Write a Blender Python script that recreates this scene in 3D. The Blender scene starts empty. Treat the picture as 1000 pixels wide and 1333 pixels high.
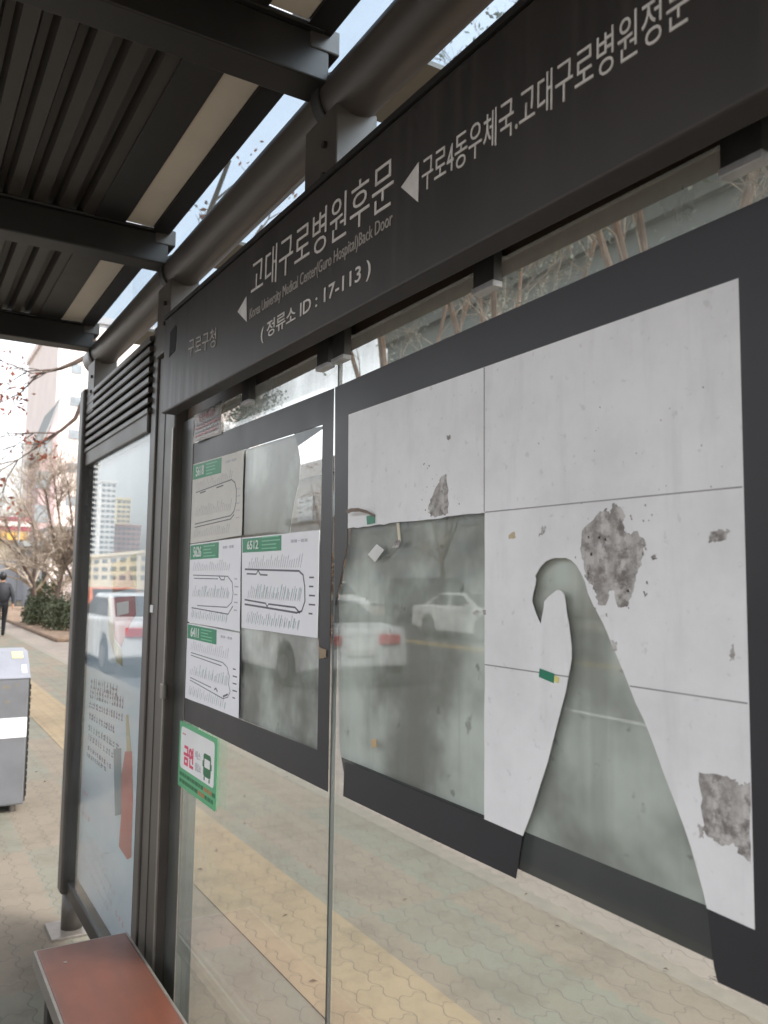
import bpy, bmesh, math, random
from mathutils import Vector, Matrix
random.seed(7)
R = math.radians
SC = bpy.context.scene
COL = SC.collection

# ------------------------------------------------------------------ camera
CAM = Vector((0, -.79, 1.6)); FPX = 1060.0
AX = [Vector((.515753, .856614, .014519)), Vector((-.065678, .056429, -.996244)), Vector((-.854216, .512862, .085364))]  # right, down, forward
cam_d = bpy.data.cameras.new('camera'); cam = bpy.data.objects.new('camera', cam_d); COL.objects.link(cam)
m = Matrix.Identity(4)
for i in range(3):
    m[i][0] = AX[0][i]; m[i][1] = -AX[1][i]; m[i][2] = -AX[2][i]; m[i][3] = CAM[i]
cam.matrix_world = m
cam_d.sensor_fit = 'AUTO'; cam_d.sensor_width = 36; cam_d.lens = 36 * FPX / 1333
cam_d.clip_start = .02; cam_d.clip_end = 4000
cam_d.dof.use_dof = True; cam_d.dof.focus_distance = 1.7; cam_d.dof.aperture_fstop = 7.0
SC.camera = cam

# ------------------------------------------------------------------ sky, sun, exposure
world = bpy.data.worlds.new('World'); SC.world = world; world.use_nodes = True
wn = world.node_tree.nodes; wl = world.node_tree.links
for n in list(wn): wn.remove(n)
sky = wn.new('ShaderNodeTexSky'); sky.sky_type = 'NISHITA'; sky.sun_disc = False
sky.sun_elevation = R(44); sky.sun_rotation = R(40); sky.dust_density = 4.0; sky.air_density = 1.2
hs = wn.new('ShaderNodeHueSaturation'); hs.inputs['Saturation'].default_value = .20
bg = wn.new('ShaderNodeBackground'); bg.inputs['Strength'].default_value = .15
wo = wn.new('ShaderNodeOutputWorld')
wl.new(sky.outputs[0], hs.inputs['Color']); wl.new(hs.outputs[0], bg.inputs['Color']); wl.new(bg.outputs[0], wo.inputs['Surface'])
sd = bpy.data.lights.new('sun', 'SUN'); sd.energy = .6; sd.angle = R(25); sd.color = (1, .975, .94)
sun = bpy.data.objects.new('sun', sd); COL.objects.link(sun)
sun.rotation_euler = (R(46), 0, R(140))
SC.view_settings.view_transform = 'Standard'; SC.view_settings.look = 'None'
SC.view_settings.exposure = 1.86; SC.view_settings.gamma = 1
SC.cycles.use_denoising = True
SC.cycles.max_bounces = 10; SC.cycles.transparent_max_bounces = 24; SC.cycles.glossy_bounces = 4
SC.cycles.caustics_reflective = False; SC.cycles.caustics_refractive = False

# ------------------------------------------------------------------ photo ray -> point on a real plane
def ray(px, py): return AX[0] * (px - 500) + AX[1] * (py - 666.5) + AX[2] * FPX
def W(px, py, y=0.0):
    r = ray(px, py); p = CAM + r * ((y - CAM.y) / r.y); return (p.x, p.z)
def P(px, py, x):
    r = ray(px, py); return CAM + r * ((x - CAM.x) / r.x)

# ------------------------------------------------------------------ materials
def hexc(h):
    c = [int(h[i:i + 2], 16) / 255 for i in (0, 2, 4)]
    return tuple(x / 12.92 if x <= .04045 else ((x + .055) / 1.055) ** 2.4 for x in c)
class NT:
    def __init__(s, name):
        s.m = bpy.data.materials.new(name); s.m.use_nodes = True; s.t = s.m.node_tree; s.t.nodes.clear()
        s.out = s.t.nodes.new('ShaderNodeOutputMaterial')
    def n(s, typ, props=None, **inp):
        nd = s.t.nodes.new('ShaderNode' + typ)
        for k, v in (props or {}).items(): setattr(nd, k, v)
        for k, v in inp.items():
            key = int(k[1:]) if k[0] == '_' else k.replace('__', ' ')
            s.set(nd.inputs[key], v)
        return nd
    def set(s, sock, v):
        if isinstance(v, bpy.types.NodeSocket): s.t.links.new(v, sock)
        elif isinstance(v, bpy.types.Node): s.t.links.new(v.outputs[0], sock)
        elif isinstance(v, (tuple, list)) and len(v) == 3 and sock.type == 'RGBA': sock.default_value = (*v, 1)
        else: sock.default_value = v
    def math(s, op, a, b=0.0, c=0.0):
        return s.n('Math', {'operation': op}, _0=a, _1=b, _2=c).outputs[0]
    def mix(s, f, a, b, bt='MIX'):
        nd = s.n('Mix', {'data_type': 'RGBA', 'blend_type': bt}); s.set(nd.inputs[0], f); s.set(nd.inputs[6], a); s.set(nd.inputs[7], b)
        return nd.outputs[2]
    def ramp(s, f, lo, hi):
        return s.n('MapRange', {'interpolation_type': 'SMOOTHSTEP'}, _0=f, _1=lo, _2=hi).outputs[0]
    def coord(s, scale=(1, 1, 1), which='Object', loc=(0, 0, 0)):
        tc = s.n('TexCoord'); mp = s.n('Mapping'); s.set(mp.inputs['Vector'], tc.outputs[which])
        mp.inputs['Scale'].default_value = scale; mp.inputs['Location'].default_value = loc
        return mp.outputs[0]
    def noise(s, vec, scale, detail=4, rough=.55):
        return s.n('TexNoise', Vector=vec, Scale=scale, Detail=detail, Roughness=rough).outputs[0]
    def done(s, col, rough=.6, metal=0.0, bump=None, spec=.5, bs=.3, bd=.01, **kw):
        b = s.n('BsdfPrincipled'); s.set(b.inputs['Base Color'], col); s.set(b.inputs['Roughness'], rough)
        s.set(b.inputs['Metallic'], metal); s.set(b.inputs['Specular IOR Level'], spec)
        for k, v in kw.items(): s.set(b.inputs[k.replace('__', ' ')], v)
        if bump is not None:
            bp = s.n('Bump', Strength=bs, Distance=bd); s.set(bp.inputs['Height'], bump); s.set(b.inputs['Normal'], bp.outputs[0])
        s.t.links.new(b.outputs[0], s.out.inputs[0]); return s.m
def tint(c, k): return tuple(min(1, x * k) for x in c)
def pm(name, col, rough=.6, var=.25, scale=6, metal=0.0, bump=0.0, spec=.5, stretch=(1, 1, 1)):
    t = NT(name); v = t.coord(stretch); nz = t.noise(v, scale, 6, .6)
    c = t.mix(t.ramp(nz, .3, .7), tint(col, 1 - var), tint(col, 1 + var))
    n2 = t.noise(v, scale * 14, 3, .6)
    rr = t.math('MULTIPLY_ADD', nz, .25, rough - .12)
    return t.done(c, rr, metal, bump=n2 if bump else None, bs=bump, bd=.004, spec=spec)

def glass_mat(name, tin, dust, dustcol=(.55, .58, .54), f0=.045, top=0.0, pw=5.0):
    t = NT(name)
    g = t.n('NewGeometry')
    d = t.n('VectorMath', {'operation': 'DOT_PRODUCT'}); t.set(d.inputs[0], g.outputs['Incoming']); t.set(d.inputs[1], g.outputs['Normal'])
    c = t.math('SUBTRACT', 1.0, t.math('ABSOLUTE', d.outputs['Value']))
    fr = t.math('MULTIPLY_ADD', t.math('POWER', c, pw), 1 - f0, f0)
    v = t.coord()
    nz = t.noise(v, 2.2, 7, .65); st = t.noise(t.coord((30, 30, 1.2)), 1.0, 4)
    zz = t.n('SeparateXYZ'); t.set(zz.inputs[0], t.n('TexCoord').outputs['Object'])
    hi = t.math('MULTIPLY_ADD', t.ramp(zz.outputs[2], 1.94, 2.06), top, .8)
    du = t.math('MULTIPLY', t.math('MULTIPLY', t.math('ADD', t.ramp(nz, .25, .8), t.math('MULTIPLY', st, .6)), dust), hi)
    tr = t.n('BsdfTransparent', Color=tin); df = t.n('BsdfDiffuse', Color=dustcol); gl = t.n('BsdfGlossy', Color=(1, 1, 1), Roughness=.012)
    a = t.n('MixShader'); t.set(a.inputs[0], du); t.t.links.new(tr.outputs[0], a.inputs[1]); t.t.links.new(df.outputs[0], a.inputs[2])
    b = t.n('MixShader'); t.set(b.inputs[0], fr); t.t.links.new(a.outputs[0], b.inputs[1]); t.t.links.new(gl.outputs[0], b.inputs[2])
    t.t.links.new(b.outputs[0], t.out.inputs[0]); return t.m

M = {}
M['steel'] = pm('dark_painted_steel', hexc('4d4843'), .45, .18, 5, bump=.05)
M['steel_dark'] = pm('dark_roof_steel', hexc('25221f'), .5, .15, 4)
M['deck'] = pm('corrugated_deck', hexc('3d3731'), .55, .15, 3)
M['cream'] = pm('cream_light_cover', hexc('eadfce'), .5, .06, 3)
M['pipe'] = pm('pipe_steel', hexc('4c453f'), .42, .15, 4, stretch=(.4, 3, 3))
M['olive'] = pm('olive_bracket', hexc('5f594d'), .5, .12, 5)
M['header'] = pm('brown_header_rail', hexc('594b40'), .5, .12, 5)
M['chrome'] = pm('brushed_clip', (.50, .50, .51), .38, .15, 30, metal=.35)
M['clip_dark'] = pm('dark_steel_clip', (.085, .082, .08), .35, .2, 20, metal=.5)
M['black_film'] = pm('black_printed_film', hexc('323134'), .42, .08, 5, spec=.4)
M['rubber'] = pm('black_rubber', (.012, .012, .012), .7, spec=.2)
M['white_sticker'] = pm('white_sticker', (.75, .75, .74), .5, .05)
M['glass'] = glass_mat('shelter_glass', (.955, .962, .950), .11, (.45, .48, .465), .042, 3.2)
M['roof_glass'] = glass_mat('roof_glass', (.72, .79, .85), .10, (.7, .72, .73))
M['ad_glass'] = glass_mat('display_glass', (.96, .965, .97), .03, (.55, .58, .54), .022, 0.0, 7.0)
M['clear_edge'] = pm('glass_edge', (.06, .07, .065), .3)
# sign
def sign_mat():
    t = NT('sign_board_paint')
    nz = t.noise(t.coord(), 3, 6); st = t.noise(t.coord((26, 1, 1.3)), 1.0, 5, .6)
    c = t.mix(t.ramp(st, .45, .75), hexc('2d2926'), hexc('403a36')); c = t.mix(t.ramp(nz, .3, .8), c, hexc('383330'))
    return t.done(c, t.math('MULTIPLY_ADD', st, .25, .34), spec=.45)
M['sign'] = sign_mat()
M['letter'] = pm('sign_lettering', hexc('d6d0ca'), .55, .08, 30)
M['letter_dim'] = pm('faded_lettering', hexc('a39c95'), .6, .1, 30)
# white poster film
def paper_mat():
    t = NT('worn_white_poster')
    v = t.coord(); a = t.noise(v, 5, 7, .65); b = t.noise(t.coord((14, 1, 2.2)), 1.6, 6, .6); f = t.noise(v, 60, 3)
    c = t.mix(t.ramp(a, .35, .75), (.86, .85, .855), (.74, .73, .735))
    c = t.mix(t.math('MULTIPLY', t.ramp(b, .52, .72), .22), c, (.55, .53, .53))
    c = t.mix(t.math('MULTIPLY', t.ramp(f, .62, .72), .30), c, (.45, .43, .42))
    return t.done(c, .55, bump=t.noise(v, 24, 5), bs=.12, bd=.004, spec=.3)
M['paper'] = paper_mat()
M['sheet'] = pm('route_sheet_paper', (.83, .825, .86), .45, .03, 5)
M['sheet_old'] = pm('yellowed_sheet_paper', (.64, .61, .555), .55, .06, 8)
M['joint'] = pm('sheet_joint', (.30, .29, .29), .7)
M['green_ink'] = pm('green_ink', hexc('2c8a62'), .5, .1, 20)
M['white_ink'] = pm('white_ink', (.7, .76, .72), .5, .05)
M['pale_green_ink'] = pm('pale_green_ink', hexc('7cc09c'), .5, .05)
M['black_ink'] = pm('black_ink', (.10, .095, .11), .5, .2, 60)
M['grey_ink'] = pm('grey_ink', (.50, .49, .52), .6, .15, 60)
M['teal_ink'] = pm('teal_ink', hexc('9fc2bd'), .6, .15, 60)
M['red_ink'] = pm('red_ink', hexc('d8486a'), .5, .1, 40)
M['pink_ink'] = pm('pink_ink', hexc('c99aa0'), .6, .1, 40)
M['orange_ink'] = pm('orange_ink', hexc('a9764c'), .5, .1, 40)
M['dark_green_ink'] = pm('dark_green_ink', hexc('2b6b45'), .5, .1, 40)
M['sticker_green'] = pm('sticker_green', hexc('57a878'), .4, .05, 8)
M['purple_ink'] = pm('purple_ink', hexc('3f2c66'), .5, .15, 40)
M['slate_ink'] = pm('slate_ink', hexc('3a6472'), .5, .15, 40)
def frosted_mat(name, zband, seed, coat=1.0, lo=.36, hi=.68):
    t = NT(name)
    v = t.coord(loc=(seed, seed * 2, 0)); a = t.noise(v, 4.6, 4, .5); b = t.noise(t.coord((22, 1, 1.1), loc=(seed, 0, 0)), 1.0, 5, .6); sp = t.noise(v, 26, 3)
    c = t.mix(t.ramp(a, lo, hi), hexc('e0e6df'), hexc('7d7c72'))
    c = t.mix(t.math('MULTIPLY', t.ramp(b, .45, .7), .35), c, hexc('8b8d85'))
    c = t.mix(t.math('MULTIPLY', t.ramp(sp, .66, .74), .5), c, hexc('5d5d54'))
    z = t.n('SeparateXYZ'); t.set(z.inputs[0], t.n('TexCoord').outputs['Object'])
    band = t.math('LESS_THAN', z.outputs[2], zband)
    c = t.mix(band, c, hexc('2e2f2c'))
    return t.done(c, .5, spec=.3, Coat__Weight=coat, Coat__Roughness=.03, Coat__IOR=1.5)
# pavers
def paver_mat(name, cols, cell=.0, bw=.24, bh=.12):
    t = NT(name)
    tc = t.n('TexCoord'); s = t.n('SeparateXYZ'); t.set(s.inputs[0], tc.outputs['Object'])
    x, y = s.outputs[0], s.outputs[1]
    wv = t.math('PINGPONG', x, .06); wv = t.ramp(wv, .006, .054)
    y2 = t.math('MULTIPLY_ADD', wv, .022, y)
    wx = t.ramp(t.math('PINGPONG', y, .03), .004, .026)
    x2 = t.math('MULTIPLY_ADD', wx, .02, x)
    cb = t.n('CombineXYZ', X=x2, Y=y2, Z=0.0)
    br = t.n('TexBrick', {'offset': .5}, Vector=cb.outputs[0], Color1=(.35, .35, .35), Color2=(.65, .65, .65), Mortar=(0, 0, 0), Scale=1.0, Mortar__Size=.003, Mortar__Smooth=.3, Bias=0.0, Brick__Width=bw, Row__Height=bh)
    rnd = t.n('SeparateColor', Color=br.outputs[0]).outputs[0]
    v = t.coord(); nz = t.noise(v, 1.1, 4); fine = t.noise(v, 40, 5, .7); st = t.noise(v, 3.2, 7, .7)
    # laid in blocks of colour
    row = t.math('FLOOR', t.math('DIVIDE', t.math('ADD', y2, .02), .44)); cl = t.math('FLOOR', t.math('DIVIDE', x2, 1.76))
    par = t.math('FLOORED_MODULO', t.math('ADD', row, cl), 2.0)
    c = t.mix(par, cols[0], cols[1])
    c = t.mix(t.math('MULTIPLY', t.ramp(rnd, .3, .7), .5), c, cols[2])
    c = t.mix(t.math('MULTIPLY', t.ramp(st, .42, .72), .6), c, tint(cols[2], .68))
    c = t.mix(t.math('MULTIPLY', t.ramp(fine, .55, .75), .35), c, tint(cols[2], .55))
    mort = br.outputs['Fac']
    c = t.mix(t.math('MULTIPLY', mort, .62), c, (.11, .097, .084))
    h = t.math('ADD', t.math('MULTIPLY', mort, -1.0), t.math('MULTIPLY', fine, .25))
    return t.done(c, .85, bump=h, bs=.5, bd=.006, spec=.25)
M['paver'] = paver_mat('interlocking_pavers', (hexc('7f7568'), hexc('76766a'), hexc('776f62')))
M['paver_pink'] = paver_mat('pink_pavers', (hexc('90867c'), hexc('8b8279'), hexc('8a8178')))
M['paver_yellow'] = paver_mat('yellow_pavers', (hexc('93836a'), hexc('907f66'), hexc('887a64')))
M['kerb'] = pm('granite_kerb', hexc('7c766b'), .8, .1, 12, bump=.2)
M['asphalt'] = pm('worn_asphalt', (.10, .10, .10), .85, .2, 2, bump=.4)
M['road_white'] = pm('white_road_paint', (.7, .7, .68), .7, .1, 5)
M['road_yellow'] = pm('yellow_road_paint', (.62, .42, .10), .7, .1, 5)
M['soil'] = pm('dry_soil', hexc('7a6654'), .9, .3, 5, bump=.5)
M['earth'] = pm('far_ground', hexc('8c877c'), .9, .1, .3)
def wood_mat():
    t = NT('red_brown_bench_board')
    a = t.noise(t.coord((2, 9, 9)), 1.5, 6, .5); b = t.noise(t.coord(), 6, 6, .6)
    c = t.mix(t.ramp(a, .3, .7), hexc('5c3527'), hexc('6b3b29')); c = t.mix(t.math('MULTIPLY', t.ramp(b, .4, .8), .5), c, hexc('5a3a2e'))
    return t.done(c, t.math('MULTIPLY_ADD', b, .3, .28), spec=.5, bump=a, bs=.05)
M['bench_wood'] = wood_mat()
M['edge_metal'] = pm('worn_metal_edge', hexc('7f7972'), .4, .15, 20, metal=.4)
M['cab_grey'] = pm('grey_cabinet_paint', hexc('6d6e71'), .5, .08, 6)
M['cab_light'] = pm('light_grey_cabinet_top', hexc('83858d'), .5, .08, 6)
M['cab_white'] = pm('white_band', (.85, .85, .85), .5, .08, 10)
M['yellow_tag'] = pm('yellow_sticker', (.75, .68, .25), .5, .05)
M['bark'] = pm('grey_brown_bark', hexc('54473f'), .9, .3, 8, bump=.5)
M['bark_red'] = pm('brown_tree_bark', hexc('7f6654'), .9, .3, 6, bump=.5)
def leaf_mat(name, a, b, sc=3.0, trans=.25):
    t = NT(name); nz = t.noise(t.coord(), sc, 4)
    oi = t.n('NewGeometry').outputs['Random Per Island']
    c = t.mix(t.math('ADD', t.math('MULTIPLY', nz, .6), t.math('MULTIPLY', oi, .5)), a, b)
    return t.done(c, .6, spec=.3, Subsurface__Weight=0.0)
M['hedge_leaf'] = leaf_mat('boxwood_leaves', hexc('40473a'), hexc('63694f'))
M['dry_leaf'] = leaf_mat('dry_shrub_twigs', hexc('8a6a50'), hexc('b59878'))
M['red_leaf'] = leaf_mat('red_autumn_leaves', hexc('74423c'), hexc('ab6a50'), 1.5)
M['pine_leaf'] = leaf_mat('pine_needles', hexc('34443a'), hexc('66796a'))
M['dry_pale_leaf'] = leaf_mat('pale_dry_leaves', hexc('6f7a6b'), hexc('a9aea0'))  # pale leaf colour stands in for bright sky patches among the branches
M['brown_leaf'] = leaf_mat('brown_dry_foliage', hexc('6a4f3b'), hexc('977557'))
M['twig'] = pm('pale_twigs', hexc('9d8f80'), .9, .2, 6)
M['pale_wall'] = pm('pale_pink_render', hexc('e3d6d1'), .8, .06, .4)
M['mauve_wall'] = pm('mauve_cladding', hexc('b79ea0'), .8, .08, .3)
M['beige_wall'] = pm('beige_render', hexc('d8cbb4'), .8, .06, .4)
M['grey_wall'] = pm('grey_hoarding', hexc('aeb0b6'), .7, .04, .5)
M['maroon'] = pm('maroon_fascia', hexc('93485a'), .6, .1, .5)
M['amber'] = pm('amber_awning', hexc('d3a04c'), .6, .1, .5)
M['win'] = pm('dark_window_glass', (.06, .07, .08), .15, .2, 1)
M['car_glass'] = pm('car_glass', (.05, .055, .06), .25, .2, 1, spec=.15)
M['win_mid'] = pm('pale_window_glass', (.22, .25, .27), .2, .2, 1)
M['grey_bld'] = pm('grey_concrete', hexc('8d9090'), .8, .1, .5)
M['brown_bld'] = pm('brown_brick', hexc('685b50'), .85, .1, 2)
M['apt_white'] = pm('white_apartment', (.70, .70, .68), .8, .05, .2)
M['apt_cream'] = pm('cream_apartment', hexc('d9cfae'), .8, .05, .2)
M['apt_pink'] = pm('pink_apartment', hexc('cda79f'), .8, .05, .2)
M['skin'] = pm('skin', hexc('b98a6e'), .6, .08, 20)
M['hair'] = pm('black_hair', (.012, .011, .012), .5, .2, 40)
M['jacket'] = pm('black_jacket', (.02, .021, .026), .7, .2, 10)
M['trousers'] = pm('black_trousers', (.014, .015, .019), .75, .2, 10)
M['shoe'] = pm('black_shoe', (.012, .012, .012), .5)
def car_mat(n, c): return pm(n, c, .25, .04, 2, spec=.6)
M['car_white'] = car_mat('white_car_paint', (.66, .67, .67)); M['car_silver'] = car_mat('silver_car_paint', (.55, .56, .57))
M['car_orange'] = car_mat('orange_car_paint', (.75, .22, .10)); M['bus_green'] = car_mat('green_bus_paint', (.10, .50, .10))
M['car_dark'] = car_mat('dark_van_paint', (.05, .055, .06))
M['tyre'] = pm('tyre', (.02, .02, .02), .8); M['rim'] = pm('rim', (.4, .4, .42), .35, metal=.8)
M['tail'] = pm('red_tail_lamp', (.55, .02, .03), .2); M['head'] = pm('clear_head_lamp', (.75, .76, .78), .15)
M['plate'] = pm('number_plate', (.6, .6, .58), .4)

# ------------------------------------------------------------------ mesh helpers
class MB:
    def __init__(s): s.bm = bmesh.new()
    def box(s, x0, x1, y0, y1, z0, z1, mat=None):
        vs = [s.bm.verts.new(c) for c in ((x0, y0, z0), (x1, y0, z0), (x1, y1, z0), (x0, y1, z0), (x0, y0, z1), (x1, y0, z1), (x1, y1, z1), (x0, y1, z1))]
        if mat is not None:
            for v in vs: v.co = mat @ v.co
        for f in ((3, 2, 1, 0), (4, 5, 6, 7), (0, 1, 5, 4), (1, 2, 6, 5), (2, 3, 7, 6), (3, 0, 4, 7)): s.bm.faces.new([vs[i] for i in f])
        return s
    def tube(s, p0, p1, r0, r1=None, n=8, caps=True):
        p0, p1 = Vector(p0), Vector(p1); r1 = r0 if r1 is None else r1
        d = (p1 - p0).normalized(); a = d.orthogonal().normalized(); b = d.cross(a)
        A = []; B = []
        for i in range(n):
            t = 2 * math.pi * i / n; u = a * math.cos(t) + b * math.sin(t)
            A.append(s.bm.verts.new(p0 + u * r0)); B.append(s.bm.verts.new(p1 + u * r1))
        for i in range(n): s.bm.faces.new((A[i], A[(i + 1) % n], B[(i + 1) % n], B[i]))
        if caps: s.bm.faces.new(A[::-1]); s.bm.faces.new(B)
        return s
    def prism(s, pts, axis, a, b):
        """pts: 2-D outline, extruded along axis 0/1/2 from a to b"""
        def mk(u, v, w): return ((w, u, v), (u, w, v), (u, v, w))[axis]
        A = [s.bm.verts.new(mk(u, v, a)) for u, v in pts]; B = [s.bm.verts.new(mk(u, v, b)) for u, v in pts]
        n = len(pts); s.bm.faces.new(A); s.bm.faces.new(B[::-1])
        for i in range(n): s.bm.faces.new((A[i], B[i], B[(i + 1) % n], A[(i + 1) % n]))
        return s
    def quad(s, *pts): s.bm.faces.new([s.bm.verts.new(p) for p in pts]); return s
    def blob(s, c, r, sq=(1, 1, 1), sub=2):
        g = bmesh.ops.create_icosphere(s.bm, subdivisions=sub, radius=r)
        for v in g['verts']: v.co = Vector((v.co.x * sq[0], v.co.y * sq[1], v.co.z * sq[2])) + Vector(c)
        return s
    def build(s, name, mat, parent=None, bevel=0.0, smooth=False, seg=2):
        bmesh.ops.recalc_face_normals(s.bm, faces=s.bm.faces)
        me = bpy.data.meshes.new(name); s.bm.to_mesh(me); s.bm.free()
        return link(name, me, mat, parent, bevel, smooth, seg)
def link(name, me, mat, parent=None, bevel=0.0, smooth=False, seg=2):
    o = bpy.data.objects.new(name, me); COL.objects.link(o)
    me.materials.clear(); me.materials.append(M[mat] if isinstance(mat, str) else mat)
    if parent: o.parent = parent
    if smooth:
        for p in me.polygons: p.use_smooth = True
    if bevel:
        b = o.modifiers.new('bevel', 'BEVEL'); b.width = bevel; b.segments = seg; b.limit_method = 'ANGLE'
    return o
def tag(o, label, cat, group=None):
    o['label'] = label; o['category'] = cat
    if group: o['group'] = group
    return o
def thing(name, label, cat, loc=(0, 0, 0), rz=0.0, group=None):
    o = bpy.data.objects.new(name, None); COL.objects.link(o); o.location = loc; o.rotation_euler = (0, 0, rz)
    o.empty_display_size = .2
    return tag(o, label, cat, group)
def struct(o): o['kind'] = 'structure'; return o
def copy_tree(o, parent=None):
    c = o.copy(); COL.objects.link(c)
    if parent: c.parent = parent
    for ch in list(o.children): copy_tree(ch, c)
    return c
def curve_mesh(splines, ext):
    """flat outlines (holes allowed) in (u,v) -> mesh in the XZ plane facing -Y, ext thick towards -Y"""
    cu = bpy.data.curves.new('outline', 'CURVE'); cu.dimensions = '2D'; cu.fill_mode = 'BOTH'; cu.extrude = ext / 2
    for pts in splines:
        sp = cu.splines.new('POLY'); sp.points.add(len(pts) - 1); sp.use_cyclic_u = True
        for p, q in zip(sp.points, pts): p.co = (q[0], q[1], 0, 1)
    return data_mesh(cu, ext)
def data_mesh(cu, ext):
    o = bpy.data.objects.new('tmp', cu); COL.objects.link(o)
    dg = bpy.context.evaluated_depsgraph_get(); me = bpy.data.meshes.new_from_object(o.evaluated_get(dg))
    bpy.data.objects.remove(o); bpy.data.curves.remove(cu)
    for v in me.vertices: v.co = Vector((v.co.x, -v.co.z, v.co.y))
    return me
def flat(name, splines, y, mat, parent=None, ext=.0008, face=1):
    me = curve_mesh(splines, ext)
    o = link(name, me, mat, parent); o.location = (0, y - ext / 2, 0); return o
def flats(name, splinelists, y, mat, parent=None, ext=.0006):
    """several separate outlines joined as ONE mesh"""
    bm = bmesh.new()
    for sp in splinelists:
        me = curve_mesh(sp, ext); bm.from_mesh(me); bpy.data.meshes.remove(me)
    me = bpy.data.meshes.new(name); bm.to_mesh(me); bm.free()
    o = link(name, me, mat, parent); o.location = (0, y - ext / 2, 0); return o
def rect(u0, v0, u1, v1): return [(u0, v0), (u1, v0), (u1, v1), (u0, v1)]
def rrect(u0, v0, u1, v1, r, n=5):
    o = []
    for cx, cy, a in ((u1 - r, v0 + r, -90), (u1 - r, v1 - r, 0), (u0 + r, v1 - r, 90), (u0 + r, v0 + r, 180)):
        for i in range(n + 1): t = R(a + 90 * i / n); o.append((cx + r * math.cos(t), cy + r * math.sin(t)))
    return o
def text(name, s, u0, v0, u1, v1, y, mat, parent=None, tilt=0.0, ext=.001, bold=0.0):
    """lettering scaled to fill the box u0..u1, v0..v1; tilt = slope dz/dx"""
    cu = bpy.data.curves.new('txt', 'FONT'); cu.body = s; cu.size = .1; cu.extrude = ext / 2; cu.resolution_u = 3; cu.offset = bold
    me = data_mesh(cu, ext)
    xs = [v.co.x for v in me.vertices]; zs = [v.co.z for v in me.vertices]
    a, b, c, d = min(xs), max(xs), min(zs), max(zs)
    for v in me.vertices:
        u = u0 + (v.co.x - a) / (b - a) * (u1 - u0); w = v0 + (v.co.z - c) / (d - c) * (v1 - v0)
        v.co.x = u; v.co.z = w + (u - u0) * tilt
    o = link(name, me, mat, parent); o.location = (0, y - ext / 2, 0); return o
def rough_line(p, q, n, amp, rnd):
    """points from p to q (q left out) wobbling by amp"""
    o = []
    for i in range(n):
        t = i / n; o.append((p[0] + (q[0] - p[0]) * t + (rnd.uniform(-amp, amp) if i else 0), p[1] + (q[1] - p[1]) * t + (rnd.uniform(-amp, amp) if i else 0)))
    return o
def ragged(pts, amp, rnd, n=4):
    o = []
    for i in range(len(pts)): o += rough_line(pts[i], pts[(i + 1) % len(pts)], n, amp, rnd)
    return o

# ================================================================== THE SETTING
def slab(name, x0, x1, y0, y1, z, mat, t=.1):
    return struct(MB().box(x0, x1, y0, y1, z - t, z).build(name, mat))
struct(MB().quad((-1500, -1500, -.3), (1500, -1500, -.3), (1500, 1500, -.3), (-1500, 1500, -.3)).build('ground', 'earth'))
slab('sidewalk', -75, 25, -2.25, 2.05, 0, 'paver', .2)
slab('tactile_strip', -75, 25, .66, 1.14, .004, 'paver_yellow', .004)
slab('kerb_strip', -75, 25, 2.05, 2.15, 0, 'kerb', .2)
slab('path', -75, 25, 2.15, 9.5, 0, 'paver_pink', .2)
slab('kerb', -75, 25, -2.42, -2.25, .0, 'kerb', .25)
slab('road', -260, 60, -21, -2.42, -.15, 'asphalt', .1)
slab('far_kerb', -260, 60, -21.2, -21, 0, 'kerb', .25)
slab('far_sidewalk', -260, 60, -27, -21.2, 0, 'paver_pink', .2)
lm = MB()
for i in range(26): lm.box(-90 + i * 8, -86.5 + i * 8, -7.5, -7.35, -.15, -.145)
struct(lm.build('lane_marking', 'road_white'))
cm = MB(); cm.box(-200, 50, -12.75, -12.6, -.15, -.145); cm.box(-200, 50, -12.4, -12.25, -.15, -.145)
struct(cm.build('centre_marking', 'road_yellow'))
struct(MB().box(-45, -21.5, 2.75, 7.0, -.02, .10).build('planting_bed', 'soil', bevel=.05))

lt = bmesh.new(); rl = random.Random(44)
for _ in range(420):
    x, y = rl.uniform(-16, 1.5), rl.uniform(-2.1, 4.5); a = rl.random() * 6.28; sz = rl.uniform(.006, .022)
    if -2.9 < x < -.6 and -.4 < y < .1: continue
    u = Vector((math.cos(a), math.sin(a), 0)) * sz; v = Vector((-u.y, u.x, 0)) * rl.uniform(.25, .6); c = Vector((x, y, .0075))
    lt.faces.new([lt.verts.new(c + d) for d in (u, v + Vector((0, 0, .004)), -u, -v + Vector((0, 0, .006)))])
me = bpy.data.meshes.new('leaf_litter'); lt.to_mesh(me); lt.free()
LT = link('leaf_litter', me, pm('dry_leaf_litter', hexc('5e4c3c'), .8, .5, 3)); LT['kind'] = 'stuff'; tag(LT, 'small dry leaf scraps scattered over the paving', 'leaf litter')

# ================================================================== BUS SHELTER
SH = thing('bus_shelter', 'dark steel bus shelter with glass back wall, round top pipe and ribbed roof', 'bus shelter', (-2.6, 0, 0))
SH.location = (0, 0, 0)
BX = [-3.90, -2.71, -1.525, -.34, .85, 2.03]
PZ = 2.645
# posts
for x0, x1, zt in ((-2.80, -2.60, 2.48), (.60, .80, 2.48)):
    MB().box(x0, x1, -.03, .075, .0, zt).build('post', 'steel', SH, .006)
    MB().box(x1 - .012, x1 + .003, -.0345, -.0295, .02, 2.09).build('post_trim', 'edge_metal', SH)
    MB().box(x0 + .088, x0 + .093, -.0318, -.0295, .02, 2.3).build('post_seam', 'steel_dark', SH)
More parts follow.
